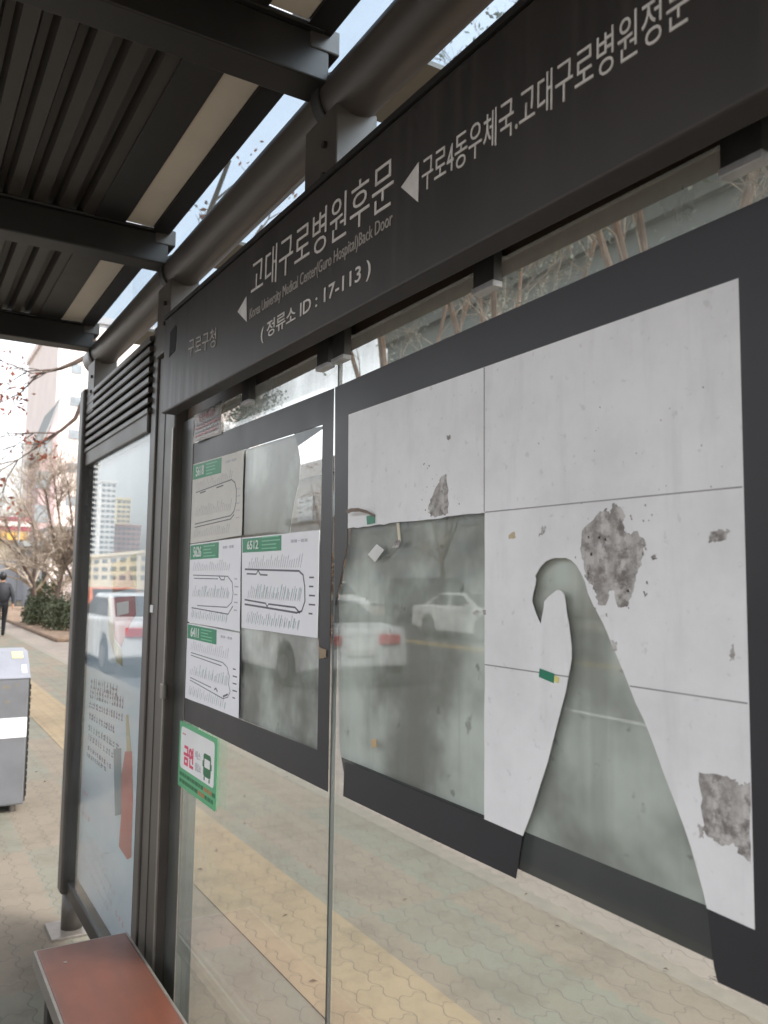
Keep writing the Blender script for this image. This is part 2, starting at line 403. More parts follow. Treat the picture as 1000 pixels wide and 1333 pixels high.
# pipe, collars, stubs
MB().tube((-4.06, 0, PZ), (2.5, 0, PZ), .061, n=40).build('roof_pipe', 'pipe', SH, smooth=False)
for p in SH.children:
    if p.name.startswith('roof_pipe'):
        for f in p.data.polygons: f.use_smooth = len(f.vertices) == 4
for x in BX:
    MB().tube((x - .018, 0, PZ), (x + .018, 0, PZ), .068, n=40).build('collar', 'steel_dark', SH, .003)
    MB().box(x - .075, x + .075, -.05, .05, 2.36, PZ - .045).build('stub_leg', 'steel', SH, .004)
    MB().box(x - .045, x + .045, -1.50, -.054, 2.655, 2.755).box(x - .06, x + .06, -1.50, -.07, 2.755, 2.765).build('cross_beam', 'steel_dark', SH, .004)
    MB().box(x - .20, x + .06, .045, .42, 2.775, 2.787).build('outrigger_plate', 'olive', SH)
    MB().box(x - .048, x + .048, -.10, -.03, 2.72, 2.775).build('beam_bracket', 'steel', SH, .004)
    for dz in (-.19, -.12):
        MB().tube((x + .03, -.0505, PZ + dz), (x + .03, -.058, PZ + dz), .008, n=6).build('bolt', 'steel_dark', SH)
# roof: purlins, light covers, corrugated deck, glass
MB().box(-3.95, 2.5, -.112, -.053, 2.757, 2.83).build('purlin', 'steel_dark', SH)
MB().box(-3.95, 2.5, -.30, -.203, 2.757, 2.83).build('purlin', 'steel_dark', SH)
MB().box(-3.95, 2.5, -1.52, -1.44, 2.70, 2.86).build('front_fascia', 'steel_dark', SH, .004)
for a, b in zip(BX[:-1], BX[1:]):
    MB().box(a + .062, b - .062, -.2025, -.1125, 2.762, 2.80).build('light_cover', 'cream', SH, .004)
dk = MB(); y = -.30; prof = []
pitch = .073
k = 0
while y > -1.43:
    prof += [(y, 2.762), (y - .034, 2.762), (y - .044, 2.795), (y - .063, 2.795)]; y -= pitch
prof.append((y, 2.762)); prof.append((y, 2.812)); prof.append((-.30, 2.812))
dk.prism(prof, 0, -3.95, 2.5); dk.build('roof_deck', 'deck', SH)
MB().box(-4.0, 2.5, -.05, .50, 2.80, 2.81).build('roof_glass', 'roof_glass', SH)
MB().box(-4.0, 2.5, .42, .47, 2.77, 2.799).build('rear_purlin', 'steel_dark', SH)
# header rail over the glass
MB().box(-2.597, .60, .012, .06, 2.111, 2.36).build('header_rail', 'header', SH, .003)
# glass panes of the back wall
GX = [(-2.4845, -1.519), (-1.509, -.494), (-.484, .478)]
for a, b in GX: MB().box(a, b, 0, .010, .09, 2.108).build('glass_pane', 'glass', SH)
MB().box(-1.5175, -1.5105, .001, .009, .09, 2.104).build('glass_joint', 'clear_edge', SH)
MB().box(-.4925, -.4855, .001, .009, .09, 2.104).build('glass_joint', 'clear_edge', SH)
MB().box(-2.597, .60, -.025, .04, .0, .089).build('bottom_rail', 'steel', SH, .004)
M['channel'] = pm('glass_side_channel', hexc('4a4c48'), .35, .12, 4)
for x0, x1 in ((-2.597, -2.485), (.4785, .599)): MB().box(x0, x1, -.002, .045, .09, 2.110).build('side_channel', 'channel', SH)
MB().box(-2.4848, -2.482, -.0035, -.0005, .09, 2.05).build('channel_seal', 'edge_metal', SH)
# clips holding the glass
for cx, z in ((-2.0, 2.066), (-1.552, 2.062), (-1.478, 2.062), (-.99, 2.064), (-.535, 2.062), (-.455, 2.062)):
    c = MB().box(cx - .026, cx + .026, -.020, -.003, z, z + .13); c.box(cx - .026, cx + .026, -.003, .0115, 2.1085, 2.1105)
    c = c.build('glass_clip', 'clip_dark', SH, .003)
    MB().box(cx - .027, cx + .027, -.0225, -.0025, z - .006, z + .004).build('lip', 'chrome', c, .001)  # highlight on the clip's bottom edge, put in as a paler strip
    MB().tube((cx, -.0205, z + .095), (cx, -.025, z + .095), .008, n=12).build('bolt', 'steel_dark', c)
MB().box(-2.612, -2.575, -.043, -.0305, 1.222, 1.270).build('latch', 'edge_metal', SH, .004)
MB().box(-2.80, -2.765, -.0325, -.0305, 1.485, 1.51).build('paper_dot', 'white_sticker', SH)
for z in (.62, 1.0): MB().tube((-2.61, -.0305, z), (-2.61, -.034, z), .005, n=10).build('rivet', 'edge_metal', SH)
# louvre over the advertising panel
lv = MB(); z0, z1, N = 2.195, 2.455, 8
for i in range(N):
    z = z0 + (z1 - z0) * i / (N - 1)
    lv.prism([(-.052, z - .012), (-.047, z - .015), (-.009, z + .012), (-.014, z + .016), (-.052, z + .004)], 0, -3.972, -2.864)
lv.build('louvre', 'steel', SH)
MB().box(-3.972, -2.864, -.012, .01, 2.19, 2.47).build('louvre_back', 'steel_dark', SH)

# ------------------------------------------------------------------ backing of the posters
BZ = (1.215, 1.995)
M['frosted_a'] = frosted_mat('frosted_backing_left', .5, 3.1, .15, .26, .58)
M['frosted_b'] = frosted_mat('frosted_backing_right', W(684, 1089)[1] + .002, 11.7)
# left backing with a hole where the coating is gone
clear = [W(377, 560), W(420.5, 553.5), W(418, 697), W(371, 703), W(374, 680), W(379, 650), W(385, 625), W(386, 600), W(383, 580)]
flat('frosted_backing', [[W(247, 606), W(421.5, 552), W(415, 980), W(240, 908)], clear], .0110, 'frosted_a', SH, .001)
flat('frosted_backing', [[W(452, 540), W(967, 360), W(988, 1210), (W(988, 1210)[0], W(928.7, 1257)[1]), (W(445, 1035)[0], W(928.7, 1257)[1]), W(436, 970), W(436, 780), W(452, 690)]], .0110, 'frosted_b', SH, .001)

# ------------------------------------------------------------------ left panel frame film and route sheets
FL = flat('panel_frame', [[(-2.484, W(250, 579)[1]), W(435.5, 505.5), (-1.5215, 1.170), (-2.484, 1.170)], [(-2.478, W(249, 607)[1]), W(421, 553), W(414, 976.5), (-2.478, W(242, 908)[1])]], -.0005, 'black_film', None, .0012)
tag(FL, 'black border framing the four green headed route sheets on the glass', 'display border')
flats('tape_mark', [[ragged([W(416, 840), W(427, 846), W(427, 856), W(418, 858)], .002, random)]], -.0019, pm('brown_tape', hexc('a08a6c'), .6), FL)

def strokes(box, n, ln, slope, seed, w=.0022, gaps=.0):
    """rows of small slanted station names as separate bars"""
    rn = random.Random(seed); out = []
    for i in range(n):
        u = box[0] + (box[2] - box[0]) * (i + .5) / n
        if rn.random() < gaps: continue
        L = ln * rn.uniform(.45, 1.0); v = box[1]
        out.append([[(u, v), (u + w, v), (u + w + L * slope, v + L), (u + L * slope, v + L)]])
    return out
def poly_band(pts, w):
    o1 = []; o2 = []
    for i, p in enumerate(pts):
        a = Vector(pts[max(i - 1, 0)]); b = Vector(pts[min(i + 1, len(pts) - 1)]); d = (b - a).normalized(); nrm = Vector((-d.y, d.x)) * w / 2
        o1.append((p[0] + nrm.x, p[1] + nrm.y)); o2.append((p[0] - nrm.x, p[1] - nrm.y))
    return o1 + o2[::-1]
def route_sheet(quad, num, label, old, kind, seed, wide=False):
    (a0, b0), (a1, b1), (a2, b2), (a3, b3) = quad       # TL TR BR BL on the glass
    a0 = max(a0, -2.476); a3 = max(a3, -2.476); rn = random.Random(seed)
    t = thing('route_sheet', label, 'route map', (a0, -.0022, b3), 0, 'bus route sheets on the left panel')
    def uv(u, v):  # 0..1 on the sheet -> local
        top = (a0 + (a1 - a0) * u, b0 + (b1 - b0) * u); bot = (a3 + (a2 - a3) * u, b3 + (b2 - b3) * u)
        return (bot[0] + (top[0] - bot[0]) * v - a0, bot[1] + (top[1] - bot[1]) * v - b3)
    def U(pts): return [uv(*p) for p in pts]
    out = U(rough_line((0, 1), (1, 1), 5, .003, rn) + rough_line((1, 1), (1, 0), 6, .003, rn) + rough_line((1, 0), (0, 0), 5, .003, rn) + [(0, 0)])
    flat('paper', [out], 0, 'sheet_old' if old else 'sheet', t)
    gh = .80 if not wide else .83
    hw = .60 if not wide else .56
    flat('green_header', [U(rect(.012, gh, hw, .985))], -.0009, 'green_ink', t, .0004)
    x0, z0 = uv(.085, gh + .03); x1, z1 = uv(.255, .96)
    text('route_number', num, x0, z0, x1, z1, -.0014, 'white_ink', t, bold=.0022)
    flats('header_text', [[U(rect(.30, gh + .025 + .04 * i, .30 + rn.uniform(.13, .25), gh + .037 + .04 * i))] for i in range(4)], -.0014, 'pale_green_ink', t, .0003)
    flats('end_stations', [[U(rect(.68 + .04 * i, .90 + (.012 if i == 2 else 0), .712 + .04 * i, .93 - (.012 if i == 2 else 0)))] for i in range(5)], -.0009, 'grey_ink', t, .0003)
    lines = []
    if kind == 0:
        P1 = [(.09, .63), (.80, .685), (.86, .64), (.89, .55), (.89, .40), (.86, .30), (.80, .255), (.09, .235)]
        lines = [poly_band(U(P1), .003), poly_band(U([(.09, .195), (.80, .215), (.86, .26)]), .003), poly_band(U([(.18, .612), (.30, .62)]), .004), poly_band(U([(.52, .63), (.65, .64)]), .004)]
    elif kind == 1:
        P1 = [(.09, .60), (.78, .585), (.86, .52), (.88, .40), (.86, .30), (.78, .24), (.20, .22)]
        lines = [poly_band(U(P1), .0025), poly_band(U([(.11, .56), (.60, .555)]), .0025), poly_band(U([(.62, .585), (.66, .545), (.72, .545), (.73, .58)]), .003), poly_band(U([(.08, .185), (.80, .165), (.88, .26)]), .003)]
    elif kind == 2:
        P1 = [(.05, .645), (.78, .62), (.83, .58), (.85, .47), (.855, .33), (.82, .235), (.76, .215), (.05, .26)]
        lines = [poly_band(U(P1), .0045), poly_band(U([(.08, .595), (.22, .59), (.25, .63), (.28, .585), (.38, .58)]), .004), poly_band(U([(.05, .31), (.36, .285), (.38, .25), (.40, .28), (.74, .265), (.80, .215)]), .004)]
    else:
        P1 = [(.10, .62), (.72, .60), (.80, .56), (.84, .46), (.83, .36), (.86, .28), (.82, .20), (.74, .165), (.10, .255)]
        lines = [poly_band(U(P1), .0022), poly_band(U([(.10, .585), (.70, .555)]), .0022), poly_band(U([(.10, .29), (.52, .25)]), .0022), poly_band(U([(.58, .235), (.61, .26), (.64, .225)]), .004), poly_band(U([(.74, .19), (.82, .235)]), .005)]
    flats('route_line', [[l] for l in lines], -.0009, 'black_ink', t, .0004)
    ty = lambda v: uv(.1, v)[1]
    xa, xb = uv(.07, 0)[0], uv(.80, 0)[0]
    n = 26 if wide else 20
    rows = [((xa, ty(.655), xb, 0), .032, .35, 0, 'grey_ink', n), ((xa, ty(.33), xb, 0), .034, .38, 1, 'grey_ink', n), ((xa - .004, ty(.07), xb - .01, 0), .030, .38, 2, 'grey_ink', n)]
    if kind: rows += [((xa + .05, ty(.345), xb, 0), .034, .38, 5, 'teal_ink', n // 2), ((xa, ty(.055), xb, 0), .030, .38, 6, 'teal_ink', n // 2)]
    for bx_, ln, sl, sd_, ink, k in rows:
        yy = -.0009 if ink == 'grey_ink' else -.0012
        flats('station_names', strokes(bx_, k, ln, sl, seed + sd_), yy, ink, t, .0003)
    flats('side_names', [[U(rect(.90, .55 - .085 * i, .90 + rn.uniform(.04, .07), .565 - .085 * i))] for i in range(5)], -.0009, 'black_ink' if kind > 1 else 'grey_ink', t, .0003)
    return t
route_sheet([W(249, 627 - 21), W(319, 586), W(316, 697), W(247, 708)], '5618', 'yellowed cream route sheet above the others with green header under black border', True, 0, 11)
route_sheet([W(247, 709), W(315.5, 700), W(313.5, 822), W(245, 809)], '5626', 'narrow white route sheet between the yellowed sheet and the lowest one', False, 1, 21)
route_sheet([W(243 + 2, 811), W(313.5, 824), W(312, 935), W(242, 908)], '6411', 'lowest white route sheet, touching the bottom black border', False, 3, 41)
route_sheet([W(316.5, 700), W(417.5, 690), W(415, 830.5), W(316, 817)], '6512', 'widest white route sheet with the boldest black route line', False, 2, 31, True)

# ------------------------------------------------------------------ notice and no-smoking sticker
nt = thing('paper_notice', 'small curled white notice with red heading taped under the sign board', 'notice', (0, -.003, 0))
q = [W(251, 543), W(290, 522), W(290, 565), W(256, 577)]
q = [(max(a, -2.482), b) for a, b in q]
bm = bmesh.new(); rows = []
for i in range(7):
    v = i / 6; row = []
    for j in range(9):
        u = j / 8; a = q[0][0] * (1 - u) + q[1][0] * u; b = q[3][0] * (1 - u) + q[2][0] * u
        zt = q[0][1] * (1 - u) + q[1][1] * u; zb = q[3][1] * (1 - u) + q[2][1] * u
        row.append(bm.verts.new((a + (b - a) * v, -.018 * max(0, v - .3) ** 2 * (1 - u) - .001 * math.sin(u * 7), zt + (zb - zt) * v)))
    rows.append(row)
for i in range(6):
    for j in range(8): bm.faces.new((rows[i][j], rows[i + 1][j], rows[i + 1][j + 1], rows[i][j + 1]))
me = bpy.data.meshes.new('paper'); bm.to_mesh(me); bm.free()
o = link('paper', me, pm('notice_paper', (.60, .58, .57), .6, .05), nt, smooth=True); s = o.modifiers.new('th', 'SOLIDIFY'); s.thickness = .0006; s.offset = 1
text('heading', '안내문', -2.42, 2.083, -2.28, 2.105, -.0045, 'pink_ink', nt, bold=.001)
rn = random.Random(5)
for nm, mt, zz in (('body_text', 'grey_ink', (2.072, 2.048)), ('red_text', 'pink_ink', (2.060, 2.036))):
    ls = []
    for z in zz:
        u = -2.45
        while u < -2.25:
            L = rn.uniform(.012, .035); ls.append([rect(u, z, u + L, z + .0055)]); u += L + .006
    flats(nm, ls, -.0065, mt, nt, .0004)

st = thing('sticker', 'green bordered no smoking sticker with red lettering and bus icon on glass', 'sticker', (0, -.0040, 0))
sx0, sx1, sz0, sz1 = -2.512, -2.170, .972, 1.166
flat('green_base', [rrect(sx0, sz0, sx1, sz1, .008)], 0, 'sticker_green', st, .0006)
flat('white_field', [rrect(sx0 + .018, sz0 + .057, sx1 - .022, sz1 - .014, .012)], -.0007, 'white_sticker', st, .0004)
text('red_lettering', '금연', sx0 + .052, sz0 + .072, sx0 + .142, sz0 + .132, -.0012, 'red_ink', st, bold=.003)
text('grey_lettering', '버스', sx0 + .160, sz0 + .108, sx0 + .205, sz0 + .132, -.0012, 'grey_ink', st)
text('grey_lettering', '정류소', sx0 + .160, sz0 + .075, sx0 + .212, sz0 + .098, -.0012, 'grey_ink', st)
flats('small_mark', [[rect(sx0 + .034, sz0 + .158, sx0 + .065, sz0 + .163)]], -.0012, 'pink_ink', st, .0003)
bx = sx0 + .232
flats('bus_icon', [[rrect(bx, sz0 + .075, bx + .062, sz0 + .138, .010), rrect(bx + .007, sz0 + .10, bx + .055, sz0 + .124, .004)], [rect(bx + .006, sz0 + .064, bx + .014, sz0 + .074)], [rect(bx + .048, sz0 + .064, bx + .056, sz0 + .074)], [rect(bx - .007, sz0 + .10, bx - .002, sz0 + .116)], [rect(bx + .064, sz0 + .10, bx + .069, sz0 + .116)]], -.0012, 'dark_green_ink', st, .0004)
ls = []; lo = []
rn = random.Random(9)
for z, hot in ((sz0 + .034, (.68, .84)), (sz0 + .014, (.52, .64))):
    u = sx0 + .016
    while u < sx1 - .03:
        L = rn.uniform(.012, .03); f = (u - sx0) / (sx1 - sx0)
        (lo if hot[0] < f < hot[1] else ls).append([rect(u, z, u + L, z + .011)]); u += L + .005
flats('small_text', ls, -.0007, 'dark_green_ink', st, .0004); flats('orange_text', lo, -.0007, 'orange_ink', st, .0004)

# ------------------------------------------------------------------ the big torn poster
PO = thing('torn_poster', 'large white four sheet poster with black border, torn in a hooked shape', 'poster', (0, -.0012, 0))
swan_r = [(922, 1182), (917, 1160), (901.5, 1104), (891, 1073), (878, 1038), (864, 1002), (852, 968), (840, 937), (829, 915), (817.6, 885), (801.6, 847), (793, 826), (787, 812), (779, 797), (773, 786), (767, 772), (763, 757), (758, 746), (752, 736), (745, 729), (737.6, 726), (731, 726.5), (725, 726), (718, 728), (712, 731), (705, 738), (701, 745), (698, 750), (699.5, 754), (698.5, 761), (696, 770), (694, 782), (697, 792), (701, 803), (705.6, 812)]
swan_l = [(707, 803), (709, 794), (710, 783), (715, 777), (721.6, 772), (726, 768.5), (729.6, 768), (733, 770), (736, 774), (738, 785), (739, 796), (742, 812), (744, 828), (745.6, 842), (745.6, 857), (743.5, 870), (741, 882), (738, 900), (733, 919), (724.6, 951), (714.4, 992), (704, 1024), (694, 1056), (682, 1088)]
rn = random.Random(3)
TL, TR, BR = W(455, 540), W(963, 362.5), W(984.5, 1210)
tear = rough_line(W(632, 1066), W(632.5, 667), 14, .0008, rn) + rough_line(W(632.5, 667.5), W(454, 688), 22, .0014, rn)
outl = [TL, TR, BR] + [W(*p) for p in swan_r] + [W(*p) for p in swan_l] + tear + [W(454, 688)]
flat('white_sheet', [outl], 0, 'paper', PO, .0010)
for q in ([W(632, 478), W(632, 666)], [W(633, 667), W(758, 654.5), W(968, 634)], [W(633, 865), W(743, 881)], [W(822, 893), W(975, 915.5)]): flat('sheet_joint', [poly_band(q, .0017)], -.0012, 'joint', PO, .0003)
ox1 = -.4955
flats('black_border', [
    [[W(437.5, 504.5), (ox1, 2.021), (ox1, W(1000, 1308)[1] + .001), W(936, 1278), W(931, 1257), W(922.5, 1182.5), (BR[0], BR[1] - .0005), (TR[0], TR[1] + .0005), (TL[0], TL[1] + .0005), W(453.3, 688), W(453, 712), W(448, 735), W(444, 757), W(440, 775), W(436.8, 790)]],
    [[W(450, 991), W(540, 1028), W(632, 1066.5), W(681.5, 1089.5), W(677, 1118), W(673, 1143.5), W(560, 1090), W(448, 1036), W(449, 1012)]]], 0, 'black_film', PO, .0010)
def residue_mat():
    t = NT('glue_residue'); v = t.coord(); a = t.noise(v, 45, 6, .7); b = t.noise(t.coord((60, 1, 14)), 1.0, 5)
    c = t.mix(t.ramp(a, .38, .60), hexc('7c7672'), hexc('cbc7c4')); c = t.mix(t.math('MULTIPLY', t.ramp(b, .42, .62), .55), c, hexc('a09a96'))
    return t.done(c, .8, bump=a, bs=.3, bd=.003, spec=.2)
M['residue'] = residue_mat()
rn = random.Random(12)
patches = [
    [(571, 632), (577, 620), (583, 618), (585, 640), (585, 668), (577, 671), (562, 673), (559, 660), (565, 645)],
    [(760, 690), (775, 676), (790, 662), (797, 668), (800, 655), (806, 659), (812, 664), (816, 672), (812, 680), (815, 692), (822, 698), (826, 692), (831, 691), (842, 706), (838, 725), (832, 745), (826, 770), (818, 790), (806, 790), (802, 770), (796, 768), (790, 788), (780, 786), (776, 768), (768, 757), (762, 735), (757, 715)],
    [(912, 1005), (940, 1009), (960, 1014), (963, 1022), (978, 1018), (979, 1124), (966, 1112), (958, 1098), (940, 1100), (921, 1086), (916, 1060)],
    [(926, 692), (940, 689), (951, 690), (948, 703), (934, 705), (924, 707)],
    [(703, 699), (708, 684), (713, 686), (710, 694)], [(911, 1072), (920, 1076), (918, 1091), (911, 1089)], [(849, 725), (856, 722), (856, 727), (851, 729)],
    [(952, 848), (957, 838), (957, 855), (953, 860)], [(839, 770), (844, 774), (842, 776)], [(583, 568), (588, 566), (588, 572), (584, 572)], [(798, 835), (804, 835), (806, 846), (800, 848)]]
for q in patches: flat('glue_residue', [ragged([W(*p) for p in q], .0022, rn, 5)], -.0011, 'residue', PO, .0003)
flats('residue_speck', [[ragged([(u, v), (u + s, v - s * .3), (u + s * .7, v + s * 1.3), (u - s * .3, v + s)], s * .2, rn, 2)] for u, v, s in [(*W(rn.uniform(750, 850), rn.uniform(655, 810)), rn.uniform(.0012, .003)) for _ in range(26)] + [(*W(rn.uniform(548, 600), rn.uniform(600, 670)), rn.uniform(.001, .0025)) for _ in range(14)] + [(*W(rn.uniform(650, 960), rn.uniform(500, 640)), rn.uniform(.0008, .0018)) for _ in range(16)]], -.0011, 'residue', PO, .0003)
M['tape_green'] = pm('green_tape', hexc('167a5c'), .4, .1, 30)
for q in ([[W(705, 870), W(724, 877), W(723, 889), W(704, 881)]], [[W(479, 672), W(490, 670), W(490, 681), W(480, 683)]]): flat('green_tape', q, -.0016, 'tape_green', PO, .0008)
flat('yellow_tape', [[W(724, 879), W(730, 882), W(729, 889), W(723.5, 887)]], -.0016, 'yellow_tag', PO, .0006)
flat('glue_residue', [ragged([W(664, 697), W(671, 692), W(673, 700), W(664, 702)], .001, rn, 3)], -.0011, pm('tan_residue', hexc('cdbb9a'), .7), PO, .0004)
cb = MB(); pts = [W(460, 667.5), W(468, 665), W(478, 664.5), W(485, 667), (W(490, 672))]
for i in range(4):
    (u0, v0), (u1, v1) = pts[i], pts[i + 1]; d0, d1 = (-.012, -.016, -.014, -.008, -.001)[i:i + 2]
    cb.quad((u0, d0, v0 - .003), (u1, d1, v1 - .003), (u1, d1 - .004, v1 + .0035), (u0, d0 - .004, v0 + .0035))
o = cb.build('curled_tape', pm('brown_curled_tape', hexc('8a7c72'), .5, .2, 40), PO); s = o.modifiers.new('th', 'SOLIDIFY'); s.thickness = .0006
cb = MB(); a, b, c, d = W(483, 722), W(497, 708.5), W(503, 716), W(490, 732)
cb.quad((d[0], -.002, d[1]), (a[0], -.006, a[1]), (b[0], -.010, b[1]), (c[0], -.004, c[1])); o = cb.build('paper_scrap', 'white_sticker', PO); s = o.modifiers.new('th', 'SOLIDIFY'); s.thickness = .0006
flats('hanging_tape', [[[W(518, 681), W(521.5, 681), W(523.5, 703), W(520, 703)]]], -.0010, pm('cream_tape', hexc('d8cdb5'), .5), PO, .0006)
for q in ([W(515, 704), W(524, 703), W(520, 713), W(512, 713)], [W(617, 798), W(622, 794), W(625, 796), W(620, 801)], [W(630, 794), W(634, 794), W(634, 800), W(631, 800)]): flat('tape_end', [ragged(q, .0007, rn, 2)], -.0010, 'residue', PO, .0005)
flats('leaf_scrap', [[ragged([W(484, 963), W(491, 961), W(492, 972), W(486, 974)], .001, rn, 2)]], -.0006, pm('dry_leaf_scrap', hexc('c9ad86'), .7), PO, .0006)

# ------------------------------------------------------------------ station sign
SY = -.12; TL_ = -.0176
SG = thing('station_sign', 'long dark sign board with pale lettering and two arrows above the glass', 'station sign', (-2.43, SY, 2.245))
SG.rotation_euler = (0, math.atan(-TL_), 0)
MB().box(-.003, 3.05, .0, .045, -.148, .14).build('sign_board', 'sign', SG, .004)
MB().box(-.004, 3.055, -.004, .05, .1405, .152).build('top_trim', 'steel_dark', SG)
MB().box(.02, 3.0, .0455, .09, -.11, .11).build('rear_channel', 'steel_dark', SG)
flat('dark_patch', [[(.058, .012), (.118, .020), (.124, .088), (.112, .098), (.060, .088)]], -.0002, 'rubber', SG, .0006)
def st_(name, s, a, b, h, mat, bold=.0):   # a, b: photo-plane (x, z-centre) of the two ends of the line
    u0 = a[0] + 2.43; u1 = b[0] + 2.43
    z0 = a[1] - 2.245 - TL_ * u0; z1 = b[1] - 2.245 - TL_ * u1
    text(name, s, u0, z0 - h / 2, u1, z0 + h / 2, -.0004, mat, SG, tilt=(z1 - z0) / (u1 - u0), ext=.0012, bold=bold)
def mid(p, q): return tuple((a + b) / 2 for a, b in zip(W(*p, SY), W(*q, SY)))
st_('lettering', '구로구청', mid((246, 468), (246, 440)), mid((282, 453), (282, 424)), .050, 'letter_dim', .0)
st_('lettering', '고대구로병원후문', mid((328, 387), (328, 342)), mid((513, 270), (513, 197)), .086, 'letter', -.0006)
st_('lettering', 'Korea University Medical Center(Guro Hospital)Back Door', mid((326, 421), (326, 401)), mid((512, 297), (512, 274)), .032, 'letter_dim', .0)
st_('lettering', '( 정류소 ID : 17-113 )', mid((341, 447), (341, 425)), mid((484, 363), (484, 332)), .042, 'letter', .0004)
st_('lettering', '구로4동우체국.고대구로병원정문', mid((550, 252), (551, 206)), mid((900, 22), (900, -34)), .054, 'letter', -.0004)
def tri2(p):
    o = []
    for x in p:
        a, b = W(*x, SY); o.append((a + 2.43, b - 2.245 - TL_ * (a + 2.43)))
    return o
for q in ([(310, 406), (321.5, 386), (322, 419)], [(523, 244), (546, 211), (545.5, 263)]): flat('arrow', [tri2(q)], -.0004, 'letter', SG, .0010)

# ------------------------------------------------------------------ advertising panel
AD = thing('advertising_panel', 'tall glazed advertising panel on round legs at the shelter end', 'advertising panel', (0, 0, 0))
MB().box(-4.06, -3.972, -.066, .08, .18, 2.49).build('frame_jamb', 'steel', AD, .012, seg=3)
MB().box(-2.878, -2.864, -.034, .08, .18, 2.49).build('frame_jamb', 'rubber', AD, .003)
MB().box(-2.8635, -2.802, -.037, .08, .18, 2.49).build('frame_jamb', 'steel', AD, .004)
MB().box(-3.972, -2.88, -.04, .08, .17, .242).build('bottom_rail', 'steel_dark', AD, .006)
MB().box(-3.972, -2.88, -.046, .08, 2.117, 2.188).build('top_rail', 'steel', AD, .006)
MB().box(-3.972, -2.88, .005, .08, .243, 2.116).build('back_box', 'steel_dark', AD)
MB().box(-3.9715, -2.8805, -.034, -.030, .2435, 2.1155).build('display_glass', 'ad_glass', AD)
for x in (-4.03, -2.90):
    MB().tube((x, .0, .0), (x, .0, .17), .047, n=20).build('leg', 'steel', AD, smooth=True)
    MB().box(x - .10, x + .10, -.10, .10, .0, .012).build('base_plate', 'edge_metal', AD, .002)
def admat():
    t = NT('advert_paper'); z = t.n('SeparateXYZ'); t.set(z.inputs[0], t.n('TexCoord').outputs['Object'])
    nz = t.noise(t.coord(), 2.5, 4)
    c = t.mix(t.ramp(nz, .35, .65), hexc('adc0cb'), hexc('bccad1'))
    return t.done(c, .5)
PA = flat('poster', [rect(-3.97, .244, -2.882, 2.115)], .0035, admat(), AD, .001)
AY = .0020
def apx(*pts): return [W(a, b, AY) for a, b in pts]
M['ad_red'] = pm('advert_red', hexc('9c2320'), .5, .1, 8); M['ad_dark'] = pm('advert_maroon', hexc('7d3a3f'), .5, .1, 8); M['ad_tan'] = pm('advert_tan', hexc('9d9468'), .5, .1, 10)
flats('printed_shape', [[apx((163, 978), (172, 978), (173, 1040), (171, 1116), (166, 1119), (155, 1102), (158, 1060), (158, 1010))], [apx((145, 778), (176, 776), (177, 800), (165, 822), (158, 843), (150, 832), (146, 800))]], AY, 'ad_red', AD, .0006)
flats('printed_shape', [[apx((164, 931), (167, 930), (171, 978), (165, 978))], [apx((146, 733), (177, 722), (178, 765), (146, 772))], [apx((140, 775), (145, 779), (150, 834), (158, 845), (160, 868), (152, 862), (142, 830))]], AY, 'ad_tan', AD, .0006)
flats('printed_shape', [[apx((148, 752), (170, 742), (176, 764), (148, 771))]], AY - .0008, 'ad_dark', AD, .0006)
flats('printed_shape', [[apx((152, 785), (168, 782), (168, 798), (153, 802))]], AY - .0008, 'sheet_old', AD, .0006)
flats('printed_shape', [[apx((148, 975), (158, 974), (158, 1060), (150, 1062)), ]], AY - .0002, 'slate_ink', AD, .0004)
rn = random.Random(77)
def adtext(rows, mat, hgt):
    ls = []
    for (xa, ya), (xb, yb) in rows:
        a, b = W(xa, ya, AY), W(xb, yb, AY); u = a[0]
        while u < b[0]:
            L = rn.uniform(.02, .05); t = (u - a[0]) / (b[0] - a[0]); z = a[1] + (b[1] - a[1]) * t
            for k in range(2):
                zz = z + k * hgt * .5
                ls.append([rect(u + rn.uniform(0, .01), zz, u + L * rn.uniform(.5, 1), zz + hgt * rn.uniform(.18, .34))])
            ls.append([rect(u + L * rn.uniform(.2, .7), z, u + L * rn.uniform(.2, .7) + .006, z + hgt)])
            u += L + .012
    flats('printed_text', ls, AY, mat, AD, .0004)
adtext([((118, 895), (150, 906)), ((117, 908), (160, 922))], 'purple_ink', .045)
adtext([((116, 920), (158, 938)), ((116, 935), (150, 955))], 'purple_ink', .028)
adtext([((115, 950), (152, 975)), ((115, 962), (146, 986))], 'slate_ink', .026)
adtext([((114, 975), (143, 1000)), ((113, 984), (138, 1004))], 'purple_ink', .018)
adtext([((110, 1085), (150, 1170)), ((108, 1100), (146, 1182)), ((106, 1115), (140, 1186)), ((104, 1075), (135, 1120))], 'grey_ink', .016)
adtext([((108, 1032), (115, 1040)), ((107, 1060), (114, 1068)), ((150, 1190), (160, 1208))], 'pink_ink', .02)

